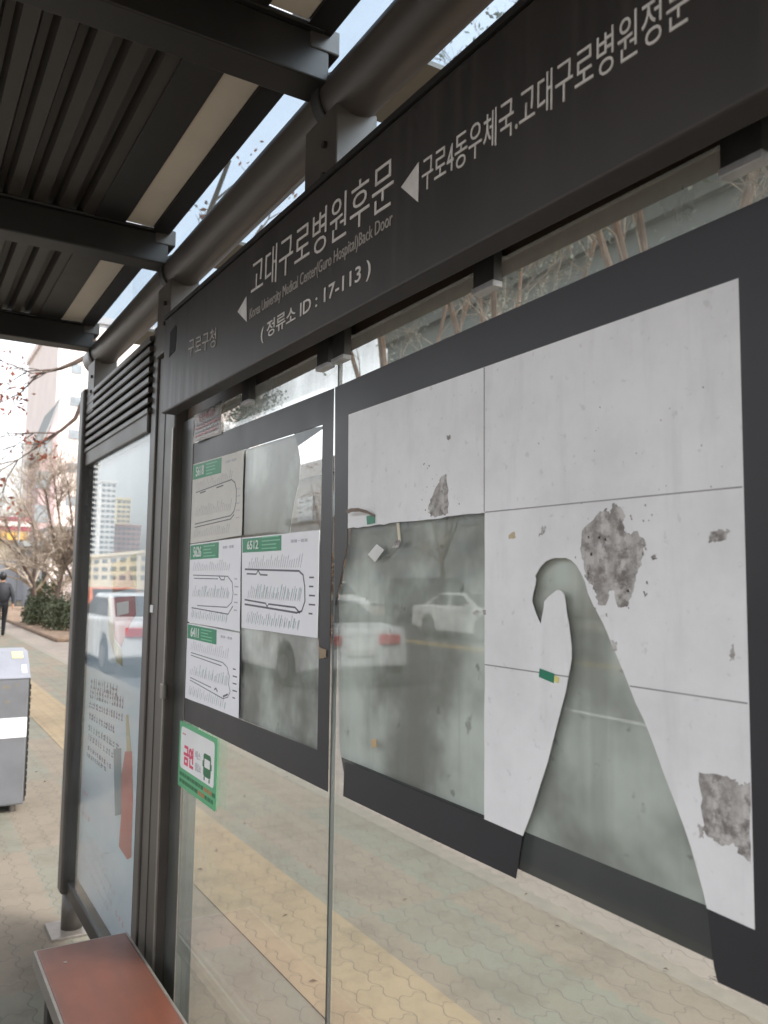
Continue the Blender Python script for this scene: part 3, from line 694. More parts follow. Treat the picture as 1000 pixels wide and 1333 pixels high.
# ================================================================== BENCH
BN = thing('bench', 'low red brown board bench with worn metal edging against the glass', 'bench', (-2.78, -.2, 0))
BN.location = (0, 0, 0)
bx0, bx1, by0, by1 = -2.79, -.75, -.352, -.068
MB().box(bx0 + .006, bx1, by0 + .008, by1 - .008, .42, .452).build('seat', 'bench_wood', BN, .003)
MB().box(bx0, bx1 + .006, by0, by0 + .0075, .405, .450).box(bx0, bx1 + .006, by1 - .0075, by1, .405, .450).box(bx0, bx0 + .0055, by0 + .0075, by1 - .0075, .405, .450).build('edging', 'edge_metal', BN)
MB().box(bx0 + .03, bx1 - .03, by0 + .02, by1 - .02, .365, .4195).build('under_frame', 'steel_dark', BN)
for x in (bx0 + .05, -1.9, -1.0): MB().box(x, x + .06, by0 + .03, by1 - .03, .0, .364).build('leg', 'steel_dark', BN, .004)
for x in (-2.66, -1.8): MB().tube((x, by0 + .07, .4515), (x, by0 + .07, .4535), .006, n=10).build('screw', 'edge_metal', BN)

# ================================================================== GREY CABINET beyond the shelter
CB = thing('street_cabinet', 'grey steel street cabinet with sloping top and white band on the sidewalk', 'cabinet', (-6.4, -.3, 0))
CB.location = (0, 0, 0)
fx = P(25, 1060, -6.15).x; fy = P(30, 1055, fx).y; top = P(22, 884, fx).z
cy0 = fy - .55
MB().prism([(fx, .05), (fx, top), (fx - .20, top + .16), (fx - .42, top + .17), (fx - .42, .05)], 1, cy0, fy).build('body', 'cab_grey', CB, .012)
lid = [(fx + .006, top + .002), (fx + .002, top + .012), (fx - .20, top + .172), (fx - .42, top + .182), (fx - .42, top + .172), (fx - .198, top + .161)]
MB().prism(lid, 1, cy0 - .004, fy + .006).build('lid', 'cab_light', CB, .003)
zb0, zb1 = P(10, 961, fx).z, P(10, 935, fx).z
MB().box(fx + .0003, fx + .003, cy0 + .01, fy - .004, zb0, zb1).build('white_band', 'cab_white', CB)
s = MB()
for i in range(17): s.box(fx - .10, fx - .02, fy + .0085, fy + .016, .10 + i * .045, .135 + i * .045)
s.build('side_vent', 'rubber', CB)
MB().box(fx - .11, fx - .01, fy, fy + .008, .07, .90).build('vent_frame', 'steel_dark', CB)
for x in (fx - .37, fx - .07):
    for y in (cy0 + .06, fy - .06): MB().tube((x, y, 0), (x, y, .05), .02, n=10).build('foot', 'edge_metal', CB)
dx, dz = -.2, .16
def on_lid(u, y0, y1, v):  # strip on the sloping lid
    a = (fx + .002 + dx * u, top + .012 + dz * u + .0025); b = (fx + .002 + dx * v, top + .012 + dz * v + .0025)
    return MB().quad((a[0], y0, a[1]), (a[0], y1, a[1]), (b[0], y1, b[1]), (b[0], y0, b[1]))
for nm, mt, g in (('yellow_sticker', 'yellow_tag', (.72, fy - .10, fy - .03, .97)), ('torn_sticker', 'white_sticker', (.15, fy - .045, fy - .015, .45))):
    o = on_lid(*g).build(nm, mt, CB); so = o.modifiers.new('th', 'SOLIDIFY'); so.thickness = .001; so.offset = 1
flx = [(fy - .17, top - .06, .05), (fy - .09, top - .05, .02), (fy - .15, top - .16, .03)]
s = MB()
for y, z, w in flx: s.box(fx + .0003, fx + .0012, y, y + w, z, z + .02)
s.build('sticker_scrap', M['kerb'], CB)

# ================================================================== PERSON
def person():
    base = Vector(P(0, 828, -24)); base.z = 0
    T = thing('person', 'person in a black jacket and dark trousers walking away on the sidewalk', 'person', base, 0)
    V = []; E = []; RD = []
    def j(p, r, par=None):
        V.append(p); RD.append(r); i = len(V) - 1
        if par is not None: E.append((par, i))
        return i
    # faces -X (walking away); y is sideways
    pel = j((0, 0, .92), .15)
    w = j((0, 0, 1.08), .145, pel); ch = j((-.01, 0, 1.28), .165, w); nk = j((-.02, 0, 1.42), .075, ch); n2 = j((-.03, 0, 1.48), .055, nk)
    hd = j((-.045, 0, 1.56), .085, n2); j((-.05, 0, 1.63), .085, hd)
    hands = []
    for sgn, sw in ((1, .10), (-1, -.10)):
        sh = j((-.01, .17 * sgn, 1.36), .075, ch); el = j((.04 + sw * .6, .25 * sgn, 1.10), .055, sh); wr = j((-.02 + sw * 1.5, .26 * sgn, .88), .035, el)
        pa = j((-.03 + sw * 1.6, .258 * sgn, .81), .032, wr)
        for k in range(4): f1 = j((-.055 + sw * 1.6 + k * .018, .257 * sgn, .755), .009, pa); j((-.062 + sw * 1.6 + k * .018, .245 * sgn, .715 + .008 * abs(k - 1)), .008, f1)
        th = j((-.075 + sw * 1.6, .245 * sgn, .80), .010, pa); j((-.085 + sw * 1.6, .238 * sgn, .765), .009, th)
    for sgn, st in ((1, -.20), (-1, .20)):
        hp = j((0, .09 * sgn, .86), .10, pel); kn = j((st * .55 - .03, .09 * sgn, .48), .07, hp); an = j((st * 1.1 + .02, .09 * sgn, .10), .05, kn)
        hl = j((st * 1.1, .09 * sgn, .045), .045, an); j((st * 1.1 - .15, .095 * sgn, .035), .035, hl)
    me = bpy.data.meshes.new('body'); me.from_pydata(V, E, []); o = link('body', me, 'jacket', T)
    md = o.modifiers.new('skin', 'SKIN'); md.use_smooth_shade = True
    for v, r in zip(me.skin_vertices[0].data, RD): v.radius = (r, r * (1.0))
    me.skin_vertices[0].data[0].use_root = True
    s = o.modifiers.new('sub', 'SUBSURF'); s.levels = s.render_levels = 2
    # colour zones by height: shoes, trousers, jacket, skin
    t = NT('clothed_body'); z = t.n('SeparateXYZ'); t.set(z.inputs[0], t.n('TexCoord').outputs['Object'])
    zz, yy = z.outputs[2], z.outputs[1]
    c = t.mix(t.math('GREATER_THAN', zz, .86), (.014, .015, .019), (.022, .023, .028))
    c = t.mix(t.math('GREATER_THAN', zz, 1.45), c, hexc('b98a6e'))
    c = t.mix(t.math('MULTIPLY', t.math('GREATER_THAN', t.math('ABSOLUTE', yy), .2), t.math('LESS_THAN', zz, .87)), c, hexc('b98a6e'))
    me.materials.clear(); me.materials.append(t.done(c, .7))
    MB().blob((-.025, 0, 1.60), .112, (1.0, .86, 1.12), 3).build('hair', 'hair', T, smooth=True)
    jk = MB().blob((.0, 0, 1.14), .25, (.72, .86, 1.25), 3).build('jacket', 'jacket', T, smooth=True)
    f = MB()
    f.blob((-.165, 0, 1.56), .018, (1, .8, 1.3), 1); f.blob((-.13, .085, 1.575), .02, (.6, .5, 1.2), 1); f.blob((-.13, -.085, 1.575), .02, (.6, .5, 1.2), 1)
    f.build('face', 'skin', T, smooth=True)
    return T
person()

# ================================================================== VEGETATION
def leaf_cloud(bm, c, n, rad, size, rnd, sq=(1, 1, 1), shell=.5):
    for _ in range(n):
        d = Vector((rnd.gauss(0, 1), rnd.gauss(0, 1), rnd.gauss(0, 1))).normalized() * rad * (shell + (1 - shell) * rnd.random() ** .5)
        p = Vector(c) + Vector((d.x * sq[0], d.y * sq[1], d.z * sq[2]))
        a = Vector((rnd.gauss(0, 1), rnd.gauss(0, 1), rnd.gauss(0, 1))).normalized(); b = a.orthogonal().normalized(); s = size * rnd.uniform(.6, 1.3)
        bm.faces.new([bm.verts.new(p + v) for v in (a * s, b * s * .5, -a * s, -b * s * .5)])
def hedge(name, label, x0, x1, y0, y1, h, n, mat, size, seed, cat='hedge', group=None):
    rnd = random.Random(seed); T = thing(name, label, cat, ((x0 + x1) / 2, (y0 + y1) / 2, 0.08), 0, group)
    bm = bmesh.new(); hx, hy = (x1 - x0) / 2, (y1 - y0) / 2
    for _ in range(n):
        th = rnd.random() * 2 * math.pi; ph = math.acos(rnd.uniform(-.25, 1)); rr = rnd.uniform(.72, 1.05) * (1 + .10 * math.sin(th * 5 + seed) + .06 * math.sin(th * 11))
        sx = math.copysign(abs(math.cos(th)) ** .6, math.cos(th)); sy = math.copysign(abs(math.sin(th)) ** .6, math.sin(th))
        p = Vector((sx * math.sin(ph) ** .5 * hx * rr, sy * math.sin(ph) ** .5 * hy * rr, max(0.02, abs(math.cos(ph)) ** .6 * h * rr)))
        a = Vector((rnd.gauss(0, 1), rnd.gauss(0, 1), rnd.gauss(0, 1))).normalized(); b = a.orthogonal().normalized(); s = size * rnd.uniform(.6, 1.3)
        bm.faces.new([bm.verts.new(p + v) for v in (a * s, b * s * .6, -a * s, -b * s * .6)])
    me = bpy.data.meshes.new('foliage'); bm.to_mesh(me); bm.free(); link('foliage', me, mat, T)
    st = MB()
    for i in range(9): x = rnd.uniform(-.7, .7) * hx; y_ = rnd.uniform(-.6, .6) * hy; st.tube((x, y_, -.08), (x * 1.1, y_ * 1.1, h * .7), .018, .008, 5)
    st.build('stem', 'bark', T); return T
hedge('shrub', 'clipped rounded green shrub beside the walking person', -29.4, -27.0, 2.9, 4.15, .82, 5200, 'hedge_leaf', .045, 1, 'shrub', 'clipped green shrubs in the planting bed')
hedge('shrub', 'clipped green shrub nearest the advertising panel', -26.6, -24.2, 3.1, 4.6, .86, 5200, 'hedge_leaf', .045, 2, 'shrub', 'clipped green shrubs in the planting bed')
hedge('shrub', 'small round green shrub behind the fork of the first bare tree', -41.2, -39.8, 4.65, 6.0, 1.35, 3200, 'hedge_leaf', .06, 3, 'shrub', 'clipped green shrubs in the planting bed')
def twig_bush(label, x, y, h, w, seed):
    rnd = random.Random(seed); T = thing('dry_shrub', label, 'shrub', (x, y, .06)); m_ = MB(); bm = bmesh.new()
    for _ in range(120):
        a = rnd.random() * 6.283; r = w * rnd.random(); tip = Vector((math.cos(a) * r, math.sin(a) * r, h * rnd.uniform(.5, 1)))
        m_.tube((tip.x * .2, tip.y * .2, 0), tip, .012, .005, 4, False); leaf_cloud(bm, tip, 9, .22, .05, rnd)
    m_.build('twigs', 'twig', T); me = bpy.data.meshes.new('leaves'); bm.to_mesh(me); bm.free(); link('leaves', me, 'dry_leaf', T)
twig_bush('dry reddish brown shrub rising behind the clipped green shrubs', -29.2, 4.9, 1.75, 1.5, 8)

def bare_tree(name, label, base, limbs, twigs, seed, mats=('bark', 'twig'), r0=.10, leaves=None, group=None, levels=4, cat='tree'):
    """limbs: list of point chains (world offsets from base); twigs grow from their upper part"""
    rnd = random.Random(seed); T = thing(name, label, cat, base, 0, group); tk = MB(); cr = MB(); tips = []
    def grow(p, d, L, r, lv):
        q = p + d * L; cr.tube(p, q, r, r * .65, 5 if r > .02 else 3, False)
        if lv == 0: tips.append(q); return
        for _ in range(rnd.choice((2, 3, 3))):
            nd = (d + Vector((rnd.gauss(0, .45), rnd.gauss(0, .45), rnd.gauss(.08, .35)))).normalized()
            grow(q, nd, L * rnd.uniform(.62, .88), r * .65, lv - 1)
    for ch, ra, rb in limbs:
        n = len(ch) - 1
        for i in range(n):
            a, b = Vector(ch[i]), Vector(ch[i + 1]); tk.tube(a, b, ra + (rb - ra) * i / n, ra + (rb - ra) * (i + 1) / n, 8, i == 0)
            if i >= n * .45 - .5:
                for _ in range(twigs):
                    d = ((b - a).normalized() + Vector((rnd.gauss(0, .55), rnd.gauss(0, .55), rnd.gauss(.1, .4)))).normalized()
                    grow(a.lerp(b, rnd.uniform(.2, 1)), d, rnd.uniform(.45, .8) * r0 * 8, max(rb * .7, .012), levels)
    tk.build('trunk', mats[0], T); cr.build('crown', mats[1], T)
    if leaves:
        bm = bmesh.new(); mat, per, rad, size, prob = leaves
        for q in tips:
            if rnd.random() < prob: leaf_cloud(bm, q, per, rad, size, rnd)
        me = bpy.data.meshes.new('leaves'); bm.to_mesh(me); bm.free(); link('leaves', me, mat, T)
    return T
def rel(base, pts, x): return [tuple(P(a, b, x) - base) for a, b in pts]
bA = P(44, 800, -33); bA.z = 0
bare_tree('bare_tree', 'slim leafless tree forking low behind the walking person', bA,
    [(rel(bA, [(44, 806), (45, 780), (43, 757)], -33), .11, .085), (rel(bA, [(43, 757), (32, 738), (22, 722), (10, 708), (-5, 698)], -33), .075, .03), (rel(bA, [(43, 757), (47, 735), (47, 705), (42, 680), (30, 655)], -33), .07, .03), (rel(bA, [(30, 735), (24, 712), (12, 690), (5, 672)], -33.3), .05, .02)],
    9, 21, r0=.10, group='leafless trees in the planting bed', levels=4)
bB = P(73, 800, -27); bB.z = 0
bare_tree('bare_tree', 'leafless tree with dense upright twigs beside the advertising panel', bB,
    [(rel(bB, [(72, 806), (74, 775), (80, 748), (81, 730)], -27), .08, .06), (rel(bB, [(81, 730), (70, 705), (66, 680), (62, 655), (58, 635)], -27), .06, .02), (rel(bB, [(81, 730), (84, 705), (78, 680), (74, 650), (70, 620)], -27.2), .055, .02), (rel(bB, [(97, 760), (88, 740), (84, 732)], -26.8), .035, .04), (rel(bB, [(84, 732), (92, 712), (95, 690), (92, 660), (88, 625)], -26.6), .05, .02)],
    11, 22, r0=.10, group='leafless trees in the planting bed', levels=4)
# red-leaved maple whose branches show over the advertising panel
bM = Vector((-9.2, 1.45, 0))
def off(*pts): return [tuple(Vector(p)) for p in pts]
MT = bare_tree('maple_tree', 'maple with sparse red autumn leaves on thin branches behind the shelter end', bM,
    [(off((0, 0, 0), (.03, .02, 1.2), (-.02, 0, 2.4), (.05, .05, 3.2)), .11, .075),
     (rel(bM, [(140, 480), (118, 462), (98, 472), (78, 480), (58, 484), (40, 492)], -9.0), .035, .008),
     (rel(bM, [(140, 500), (112, 512), (98, 545), (80, 560), (60, 572), (45, 585)], -9.4), .03, .008),
     (off((.05, .05, 3.2), (.3, .4, 4.2), (.2, .9, 5.0), (.4, 1.3, 5.8)), .06, .02), (off((.05, .05, 3.2), (.6, .1, 4.1), (1.3, .2, 4.9), (2.0, .3, 5.6)), .06, .02), (off((.05, .05, 3.2), (-.2, -.4, 4.2), (-.5, -.9, 4.9), (-.3, -1.4, 5.6)), .05, .02)],
    1, 23, mats=('bark', 'bark'), r0=.05, leaves=('red_leaf', 4, .16, .034, .42), levels=3)

def pine(name, label, x, y, h, seed, group, mat='pine_leaf', spread=1.0, bark='bark_red', low=.35, n=36):
    rnd = random.Random(seed); T = thing(name, label, 'tree', (x, y, 0), 0, group); tk = MB(); bm = bmesh.new()
    p = Vector((0, 0, 0)); pts = [p]
    for i in range(1, 7): p = Vector((rnd.uniform(-.12, .12) * i * .5, rnd.uniform(-.12, .12) * i * .5, h * i / 6)); pts.append(p)
    for i in range(6): tk.tube(pts[i], pts[i + 1], .15 * (1 - i / 7), .15 * (1 - (i + 1) / 7), 8, i == 0)
    for k in range(n):
        z = h * (low + (1 - low) * (k + rnd.random()) / n); f = 1 - (z / h - low) / (1 - low) * .7; a = rnd.random() * 6.283; L = spread * f * rnd.uniform(.6, 1.25)
        i = min(5, int(z / h * 6)); b0 = pts[i].lerp(pts[i + 1], z / h * 6 - i); tip = b0 + Vector((math.cos(a) * L, math.sin(a) * L, rnd.uniform(-.1, .45)))
        tk.tube(b0, tip, .03, .01, 5, False)
        for q in range(4): leaf_cloud(bm, b0.lerp(tip, .35 + .22 * q), 70, .40, .036, rnd, (1, 1, .6), .2)
    tk.build('trunk', bark, T); me = bpy.data.meshes.new('crown'); bm.to_mesh(me); bm.free(); link('crown', me, mat, T)
gp = 'evergreen trees behind the glass wall'
for i, (x, y, h, lb) in enumerate([(-21.5, 6.0, 7.0, 'dark evergreen seen through the glass beside the small paper notice'), (-17.4, 5.6, 6.4, 'dark evergreen seen through the glass left of the pane joint')]):
    pine('evergreen_tree', lb, x, y, h, 50 + i, gp, spread=1.5, n=40, low=.22)
for i, (x, y, h, lb) in enumerate([(-10.6, 5.8, 7.4, 'leafless tree seen through the glass just right of the pane joint'), (-7.6, 5.4, 6.8, 'leafless tree seen through the glass under the larger arrow of the sign'), (-5.0, 5.3, 7.2, 'leafless tree seen through the glass under the longest line of lettering'), (-2.9, 5.2, 6.6, 'leafless tree with brown trunk seen through the glass above the largest residue patch'), (-1.0, 5.5, 6.8, 'leafless tree behind the end of the glass wall nearest the viewer')]):
    rb = random.Random(150 + i); limbs = [(off((0, 0, 0), (.04, .02, 1.5), (-.03, .05, 2.7)), .12, .085)]
    for k in range(5):
        an = k * 1.256 + rb.random(); q = rb.uniform(.7, 1.2)
        limbs.append((off((-.03, .05, 2.7), (math.cos(an) * .4 * q, math.sin(an) * .4 * q, h * .55), (math.cos(an) * .9 * q, math.sin(an) * .9 * q, h * .78), (math.cos(an) * 1.3 * q, math.sin(an) * 1.3 * q, h)), .06, .015))
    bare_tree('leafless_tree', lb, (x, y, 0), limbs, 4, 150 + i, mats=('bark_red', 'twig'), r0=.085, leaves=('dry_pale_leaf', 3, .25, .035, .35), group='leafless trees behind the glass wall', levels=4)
hedge('shrub_row', 'brown dry hedge row seen behind the glass wall', -34.0, 4.0, 7.6, 9.2, 2.1, 16000, 'brown_leaf', .11, 17, 'hedge')

# ================================================================== BUILDINGS seen past the shelter end
def bldg(name, label, x0, x1, y0, y1, h, mat, rows, cols, wmat='win', group=None, roof=None, face='px', cat='building', ww=.5, wh=.5, z0=1.0):
    T = thing(name, label, cat, ((x0 + x1) / 2, (y0 + y1) / 2, 0), 0, group); a, b = (x1 - x0) / 2, (y1 - y0) / 2
    MB().box(-a, a, -b, b, 0, h).build('wall', mat, T)
    MB().box(-a - .2, a + .2, -b - .2, b + .2, h, h + .5).build('roof', roof or mat, T)
    dz = (h - z0) / rows
    def win(c, r_, side):
        zc = z0 + dz * (r_ + .5)
        if side == 'px': w = 2 * b / cols; yc = -b + w * (c + .5); MB().box(a, a + .06, yc - w * ww / 2, yc + w * ww / 2, zc - dz * wh / 2, zc + dz * wh / 2).build('window', wmat, T)
        else:
            w = 2 * a / cols; xc = -a + w * (c + .5); s = -1 if side == 'ny' else 1; y1_, y2_ = sorted((s * b, s * (b + .06)))
            MB().box(xc - w * ww / 2, xc + w * ww / 2, y1_, y2_, zc - dz * wh / 2, zc + dz * wh / 2).build('window', wmat, T)
    for sd in face.split(','):
        for r_ in range(rows):
            for c in range(cols): win(c, r_, sd)
    return T
a = P(74, 500, -62); b = P(110, 500, -62)
bldg('office_building', 'tall pale pink building rising beyond the bare trees', -78, -62, a.y, b.y + 14, 20.5, 'pale_wall', 8, 6, 'win_mid', wh=.28, ww=.25)
T = thing('annex_building', 'mauve clad stepped building with a sloping roof edge beside the tall pale one', 'building', (-61, P(64, 600, -61).y, 0))
yL, yR = P(52, 600, -61).y - P(64, 600, -61).y, P(75, 600, -61).y - P(64, 600, -61).y - .05
zl, zr = P(52, 592, -61).z, P(74, 524, -61).z
MB().prism([(yL, 0), (yR, 0), (yR, zr), (yL, zl)], 0, -6, 0).build('wall', 'mauve_wall', T)
MB().prism([(yL - .25, zl - .35), (yR, zr - .05), (yR, zr + .35), (yL - .25, zl + .1)], 0, -6, .25).build('roof', 'grey_bld', T)
for r_ in range(4): MB().box(.001, .06, yR - 1.3, yR - .35, 3 + r_ * 2.4, 4.2 + r_ * 2.4).build('window', 'win_mid', T)
# low commercial block on the far left
y0, y1 = P(-40, 700, -50).y, P(38, 700, -50).y
T = thing('low_building', 'low beige shop building with maroon fascia band and grey hoarding', 'building', (-50, (y0 + y1) / 2, 0)); hw = (y1 - y0) / 2
zt = P(10, 690, -50).z
MB().box(-6, 0, -hw, hw, 0, zt).build('wall', 'beige_wall', T)
MB().box(-6.1, .15, -hw - .1, hw + .1, zt, zt + .75).build('fascia', 'maroon', T)
MB().box(.16, .2, -hw - .1, hw + .1, zt + .22, zt + .48).build('sign_band', 'pale_wall', T)
MB().box(.001, .10, -hw, hw, .25, P(10, 730, -50).z).build('hoarding', 'grey_wall', T)
MB().box(.001, .6, hw - 2.6, hw - .2, zt - .55, zt - .15).build('awning', 'amber', T)
y0, y1 = P(46, 700, -46).y, P(66, 700, -46).y
T = thing('gable_building', 'small pale grey building with a flat dark eave behind the bare tree', 'building', (-46, (y0 + y1) / 2, 0)); hw = (y1 - y0) / 2; zt = P(55, 712, -46).z
MB().box(-4, 0, -hw, hw, 0, zt).build('wall', 'grey_wall', T); MB().box(-4.2, .5, -hw - .6, hw + .2, zt, zt + .28).build('roof', 'grey_bld', T)
MB().box(.001, .05, hw - .35, hw - .1, .1, zt - .2).build('downpipe', 'steel', T)
y0, y1 = P(67, 700, -45).y, P(125, 700, -45).y
T = thing('white_building', 'white panelled low building behind the second bare tree', 'building', (-45, (y0 + y1) / 2, 0)); hw = (y1 - y0) / 2; zt = P(80, 690, -45).z
MB().box(-5, 0, -hw, hw, 0, zt).build('wall', 'pale_wall', T); MB().box(-5.1, .1, -hw - .05, hw + .05, zt, zt + .2).build('roof', 'grey_bld', T)
for i in range(4): MB().box(.001, .5, -.3, .5, .7 + i * .95, .82 + i * .95).build('sill', 'grey_bld', T)
# slim pole by the left skyline
pl = P(22, 740, -48); pt_ = P(22, 580, -48)
T = thing('utility_pole', 'thin grey pole standing against the white sky at left', 'pole', (pl.x, pl.y, 0)); MB().tube((0, 0, 0), (0, 0, pt_.z), .07, .04, 8).build('shaft', 'grey_bld', T); MB().blob((0, 0, pt_.z), .12, (1, 1, 1.6), 2).build('cap', 'grey_bld', T)
# buildings behind the glass wall
M['teal_bld'] = pm('grey_green_render', hexc('6c706b'), .85, .12, .6)
bldg('apartment_house', 'tall grey green building behind the trees at the glass wall', -20.4, 9, 11.5, 18, 8.6, 'teal_bld', 3, 10, 'win_mid', face='ny', wh=.35, ww=.4)
bldg('brick_building', 'low brown brick building behind the evergreens', -36, -20.9, 11, 18, 5.0, 'brown_bld', 2, 6, 'win', face='ny', wh=.4, ww=.45)
bldg('concrete_building', 'grey concrete block rising behind the brown building', -30.6, -25, 18.5, 26, 9.6, 'grey_bld', 3, 3, 'win_mid', face='ny', wh=.4)

# ================================================================== THE STREET BEHIND THE CAMERA (seen in the glass)
def car(name, label, cat, x, y, face, paint, kind='sedan', group=None):
    """face +1 heads to +X, -1 heads to -X; x,y is the car's middle on the road"""
    T = thing(name, label, cat, (x, y, -.15), 0 if face > 0 else math.pi, group)
    if kind == 'sedan': L, Wd, low, roof = 4.7, 1.82, [(-2.35, .35), (-2.33, .62), (-2.28, .98), (-1.55, 1.04), (1.0, .98), (2.0, .84), (2.3, .66), (2.35, .35)], [(-1.75, 1.0), (-.85, 1.43), (.25, 1.45), (1.25, .96)]
    elif kind == 'suv': L, Wd, low, roof = 4.6, 1.86, [(-2.3, .40), (-2.3, 1.05), (1.1, 1.08), (2.05, .98), (2.28, .75), (2.3, .40)], [(-2.2, 1.05), (-1.95, 1.68), (.3, 1.72), (1.25, 1.06)]
    else: L, Wd, low, roof = 5.1, 1.92, [(-2.55, .38), (-2.55, 1.15), (1.5, 1.15), (2.3, 1.0), (2.5, .8), (2.55, .38)], [(-2.5, 1.12), (-2.4, 1.95), (.7, 1.97), (1.75, 1.12)]
    h = Wd / 2
    b = MB()
    arch = lambda cx: [(cx + .40 * math.cos(R(a)), .33 + .40 * math.sin(R(a))) for a in range(0, 181, 20)]
    fw, rw = 1.42 * L / 4.7, -1.38 * L / 4.7
    outline = low[:] + [(fw + .40, .22)] + arch(fw)[0:] + [(fw - .40, .22), (rw + .40, .22)] + arch(rw) + [(rw - .40, .22)]
    b.prism(outline, 1, -h, h); b.build('body', paint, T, .07, seg=3)
    g = bmesh.new(); tuck = .20
    A = [g.verts.new((px_, -h + (.05 if k in (0, 3) else tuck), pz)) for k, (px_, pz) in enumerate(roof)]; B = [g.verts.new((px_, h - (.05 if k in (0, 3) else tuck), pz)) for k, (px_, pz) in enumerate(roof)]
    g.faces.new(A); g.faces.new(B[::-1])
    for i in range(4): g.faces.new((A[i], B[i], B[(i + 1) % 4], A[(i + 1) % 4]))
    bmesh.ops.recalc_face_normals(g, faces=g.faces)
    me = bpy.data.meshes.new('cabin'); g.to_mesh(me); g.free(); link('cabin', me, paint, T, .05)
    def lerp(p, q, t): return (p[0] + (q[0] - p[0]) * t, p[1] + (q[1] - p[1]) * t)
    # glazing set proud of the cabin
    def pane(p, q, half0, half1, nm):
        w_ = MB(); a_, c_ = lerp(p, q, .10), lerp(p, q, .90); d = Vector((q[0] - p[0], q[1] - p[1])).normalized(); nx, nz = (-d.y, d.x)
        e = .022
        if nz < 0: nx, nz = -nx, -nz
        w_.quad((a_[0] + nx * e, -half0, a_[1] + nz * e), (c_[0] + nx * e, -half1, c_[1] + nz * e), (c_[0] + nx * e, half1, c_[1] + nz * e), (a_[0] + nx * e, half0, a_[1] + nz * e))
        o = w_.build(nm, 'car_glass', T); s_ = o.modifiers.new('th', 'SOLIDIFY'); s_.thickness = .012
    pane(roof[3], roof[2], h - .14, h - .26, 'windscreen'); pane(roof[0], roof[1], h - .14, h - .26, 'rear_window')
    for sg in (-1, 1):
        for t0, t1 in ((.08, .48), (.53, .93)):
            w_ = MB(); pts = []
            for t, lv in ((t0, .15), (t1, .15), (t1, .85), (t0, .85)):
                bt = lerp(roof[0], roof[3], t); tp = lerp(roof[1], roof[2], t); q = lerp(bt, tp, lv)
                pts.append((q[0], sg * (h - .05 - (tuck - .05) * lv + .014), q[1]))
            w_.quad(*pts); o = w_.build('side_window', 'car_glass', T); s_ = o.modifiers.new('th', 'SOLIDIFY'); s_.thickness = .012
        for cx in (fw, rw):
            wh_ = MB().tube((cx, sg * (h - .22), .33), (cx, sg * (h + .005), .33), .33, n=22).build('wheel', 'tyre', T, .03)
            MB().tube((cx, sg * (h + .004), .33), (cx, sg * (h + .018), .33), .20, n=16).build('rim', 'rim', wh_)
        zt_ = .82 if kind == 'sedan' else .95
        MB().box(-L / 2 - .022, -L / 2 + .10, sg * h * .50 - .28 * (1 if sg < 0 else .35), sg * h * .50 + .28 * (1 if sg > 0 else .35), zt_ - .10, zt_ + .06).build('tail_lamp', 'tail', T, .02)
        MB().box(L / 2 - .14, L / 2 + .012, sg * h * .62 - .22, sg * h * .62 + .22, .62, .74).build('headlight', 'head', T, .02)
        MB().box(.75, .95, sg * h - .02, sg * h + .16 if sg > 0 else sg * h + .02, 1.0, 1.13).build('mirror', paint, T, .03) if sg > 0 else MB().box(.75, .95, sg * h - .16, sg * h + .02, 1.0, 1.13).build('mirror', paint, T, .03)
    MB().box(-L / 2 - .02, -L / 2 + .02, -.26, .26, .56, .67).build('number_plate', 'plate', T)
    MB().box(-L / 2 - .025, -L / 2 + .05, -h + .12, h - .12, .25, .36).build('rear_bumper', 'tyre', T, .01)
    MB().box(L / 2 - .05, L / 2 + .02, -.45, .45, .42, .60).build('grille', 'tyre', T, .01)
    return T
gc = 'cars in the street'
car('parked_car', 'white sedan with red tail lamps reflected in the torn glass left of the white sheet', 'car', -13.9, -5.75, -1, 'car_silver', 'sedan', gc)
car('passing_car', 'white sedan in side view reflected in the torn glass beside the white sheet', 'car', -20.6, -15.0, 1, 'car_white', 'sedan', gc)
car('passing_car', 'white boxy car reflected above the sedan with red tail lamps', 'car', -34.5, -17.0, 1, 'car_white', 'suv', gc)
car('parked_van', 'dark van reflected between the two white cars', 'van', -29.0, -19.2, 1, 'car_dark', 'van', gc)
car('parked_car', 'white car with red rear lamps reflected at right edge of the advertising panel', 'car', -16.9, -3.55, -1, 'car_white', 'sedan', gc)
car('taxi', 'orange taxi reflected at the left edge of the advertising panel', 'taxi', -27.0, -5.2, -1, 'car_orange', 'sedan', gc)
BU = thing('bus', 'green city bus reflected small in the advertising panel', 'bus', (-118, -20.4, -.15))
MB().box(-5, 5, -1.25, 1.25, .35, 3.1).build('body', 'bus_green', BU, .15, seg=3)
for i in range(6):
    for sg in (-1, 1): MB().box(-4.6 + i * 1.5, -3.3 + i * 1.5, *sorted((sg * 1.24, sg * 1.27)), 1.5, 2.6).build('window', 'win', BU)
MB().box(4.98, 5.02, -1.05, 1.05, 1.3, 2.7).build('rear_window', 'win', BU)
for x in (-3.2, 3.0):
    for sg in (-1, 1): MB().tube((x, sg * 1.0, .48), (x, sg * 1.28, .48), .48, n=20).build('wheel', 'tyre', BU)
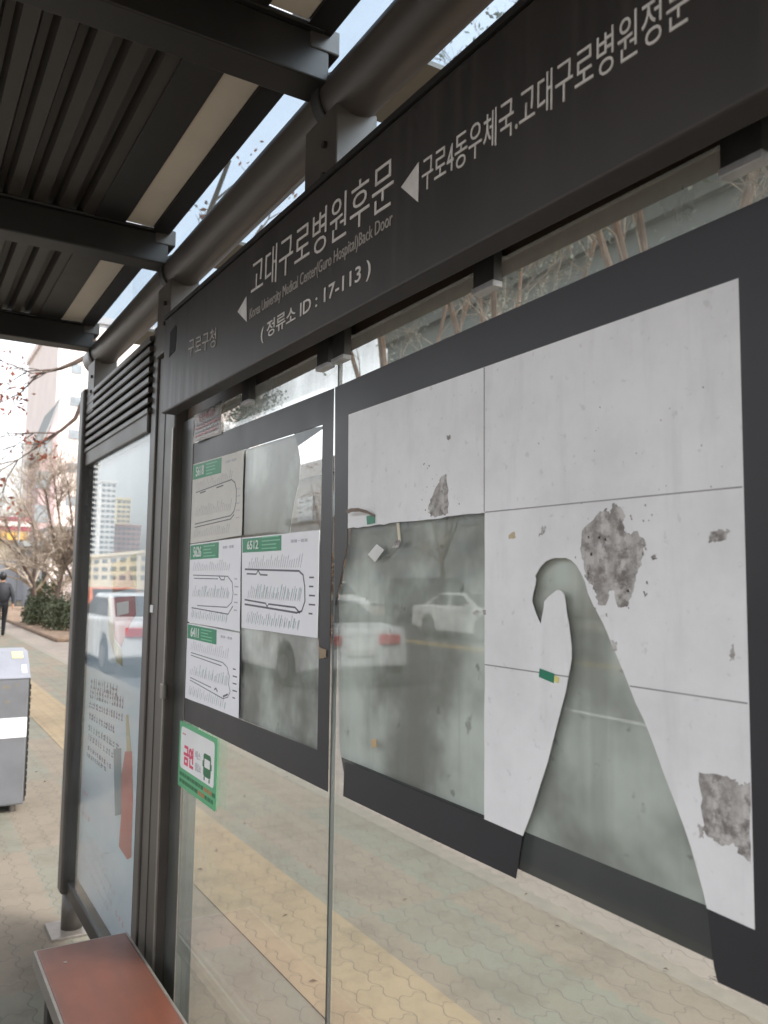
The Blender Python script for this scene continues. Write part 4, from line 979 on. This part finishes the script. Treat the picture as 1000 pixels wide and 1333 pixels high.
# apartment towers down the street
def tower(label, px0, px1, pytop, X, mat, rows, cols, depth, wmat='win_mid', ww=.7, wh=.5):
    a = P(px0, pytop, X); b = P(px1, pytop, X); ys = sorted((-a.y, -b.y))
    T = bldg('apartment_tower', label, X - depth, X, ys[0], ys[1], a.z, mat, rows, cols, wmat, 'apartment towers down the street', None, 'px', 'apartment block', ww, wh, 2.0)
tower('white apartment tower with banded windows reflected in the advertising panel beside its jamb', 70, 131, 596, -180, 'apt_white', 22, 3, 14, 'win', .75, .55)
tower('pale green white apartment tower reflected behind the banded one', 133, 152, 628, -215, 'apt_white', 18, 3, 14)
tower('cream apartment tower reflected above the pink block in the advertising panel', 153, 171, 650, -235, 'apt_cream', 16, 3, 12)
tower('lower pink apartment block reflected right of the cream tower', 140, 184, 684, -225, 'apt_pink', 10, 7, 10)
# shops over the road
for i, (x0, x1, h, mt, lb) in enumerate([(-160, -110, 5, 'beige_wall', 'long beige shop row far across the street'), (-105, -70, 5.5, 'brown_bld', 'brown shop row across the street'), (-66, -38, 6.5, 'grey_bld', 'low grey shop building across the street'), (-36, -14, 8, 'brown_bld', 'brown shop building across the street facing the shelter'), (-12, 16, 10, 'grey_wall', 'pale grey building straight across the street')]):
    bldg('shop_building', lb, x0, x1, -42, -29, h, mt, 3, 8, 'win_mid', 'shop buildings across the street', None, 'py', 'building', .6, .5)
for i, (x, h) in enumerate([(-46, 7.5), (-34, 8.5), (-26, 7), (-17, 8), (-9, 7.5), (-2, 8.5), (6, 8)]):
    lb = ['street tree farthest along the opposite kerb', 'tall street tree by the low grey shop', 'shorter street tree between the grey and brown shops', 'street tree before the brown shop building', 'street tree left of the pale grey building', 'tall street tree straight across the street', 'street tree at the right end of the opposite kerb'][i]
    rb = random.Random(90 + i)
    limbs = [(off((0, 0, 0), (.05, 0, 1.4), (0, .1, 2.6)), .16, .11)]
    for k in range(5):
        an = k * 1.256 + rb.random(); limbs.append((off((0, .1, 2.6), (math.cos(an) * .7, math.sin(an) * .7, h * .5), (math.cos(an) * 1.5, math.sin(an) * 1.5, h * .75), (math.cos(an) * 2.0, math.sin(an) * 2.0, h)), .08, .02))
    bare_tree('street_tree', lb, (x, -23.2, 0), limbs, 2, 90 + i, mats=('bark', 'twig'), r0=.10, leaves=('brown_leaf', 5, .3, .09, .5), group='street trees on the far kerb', levels=3)
print('objects', len(bpy.data.objects))
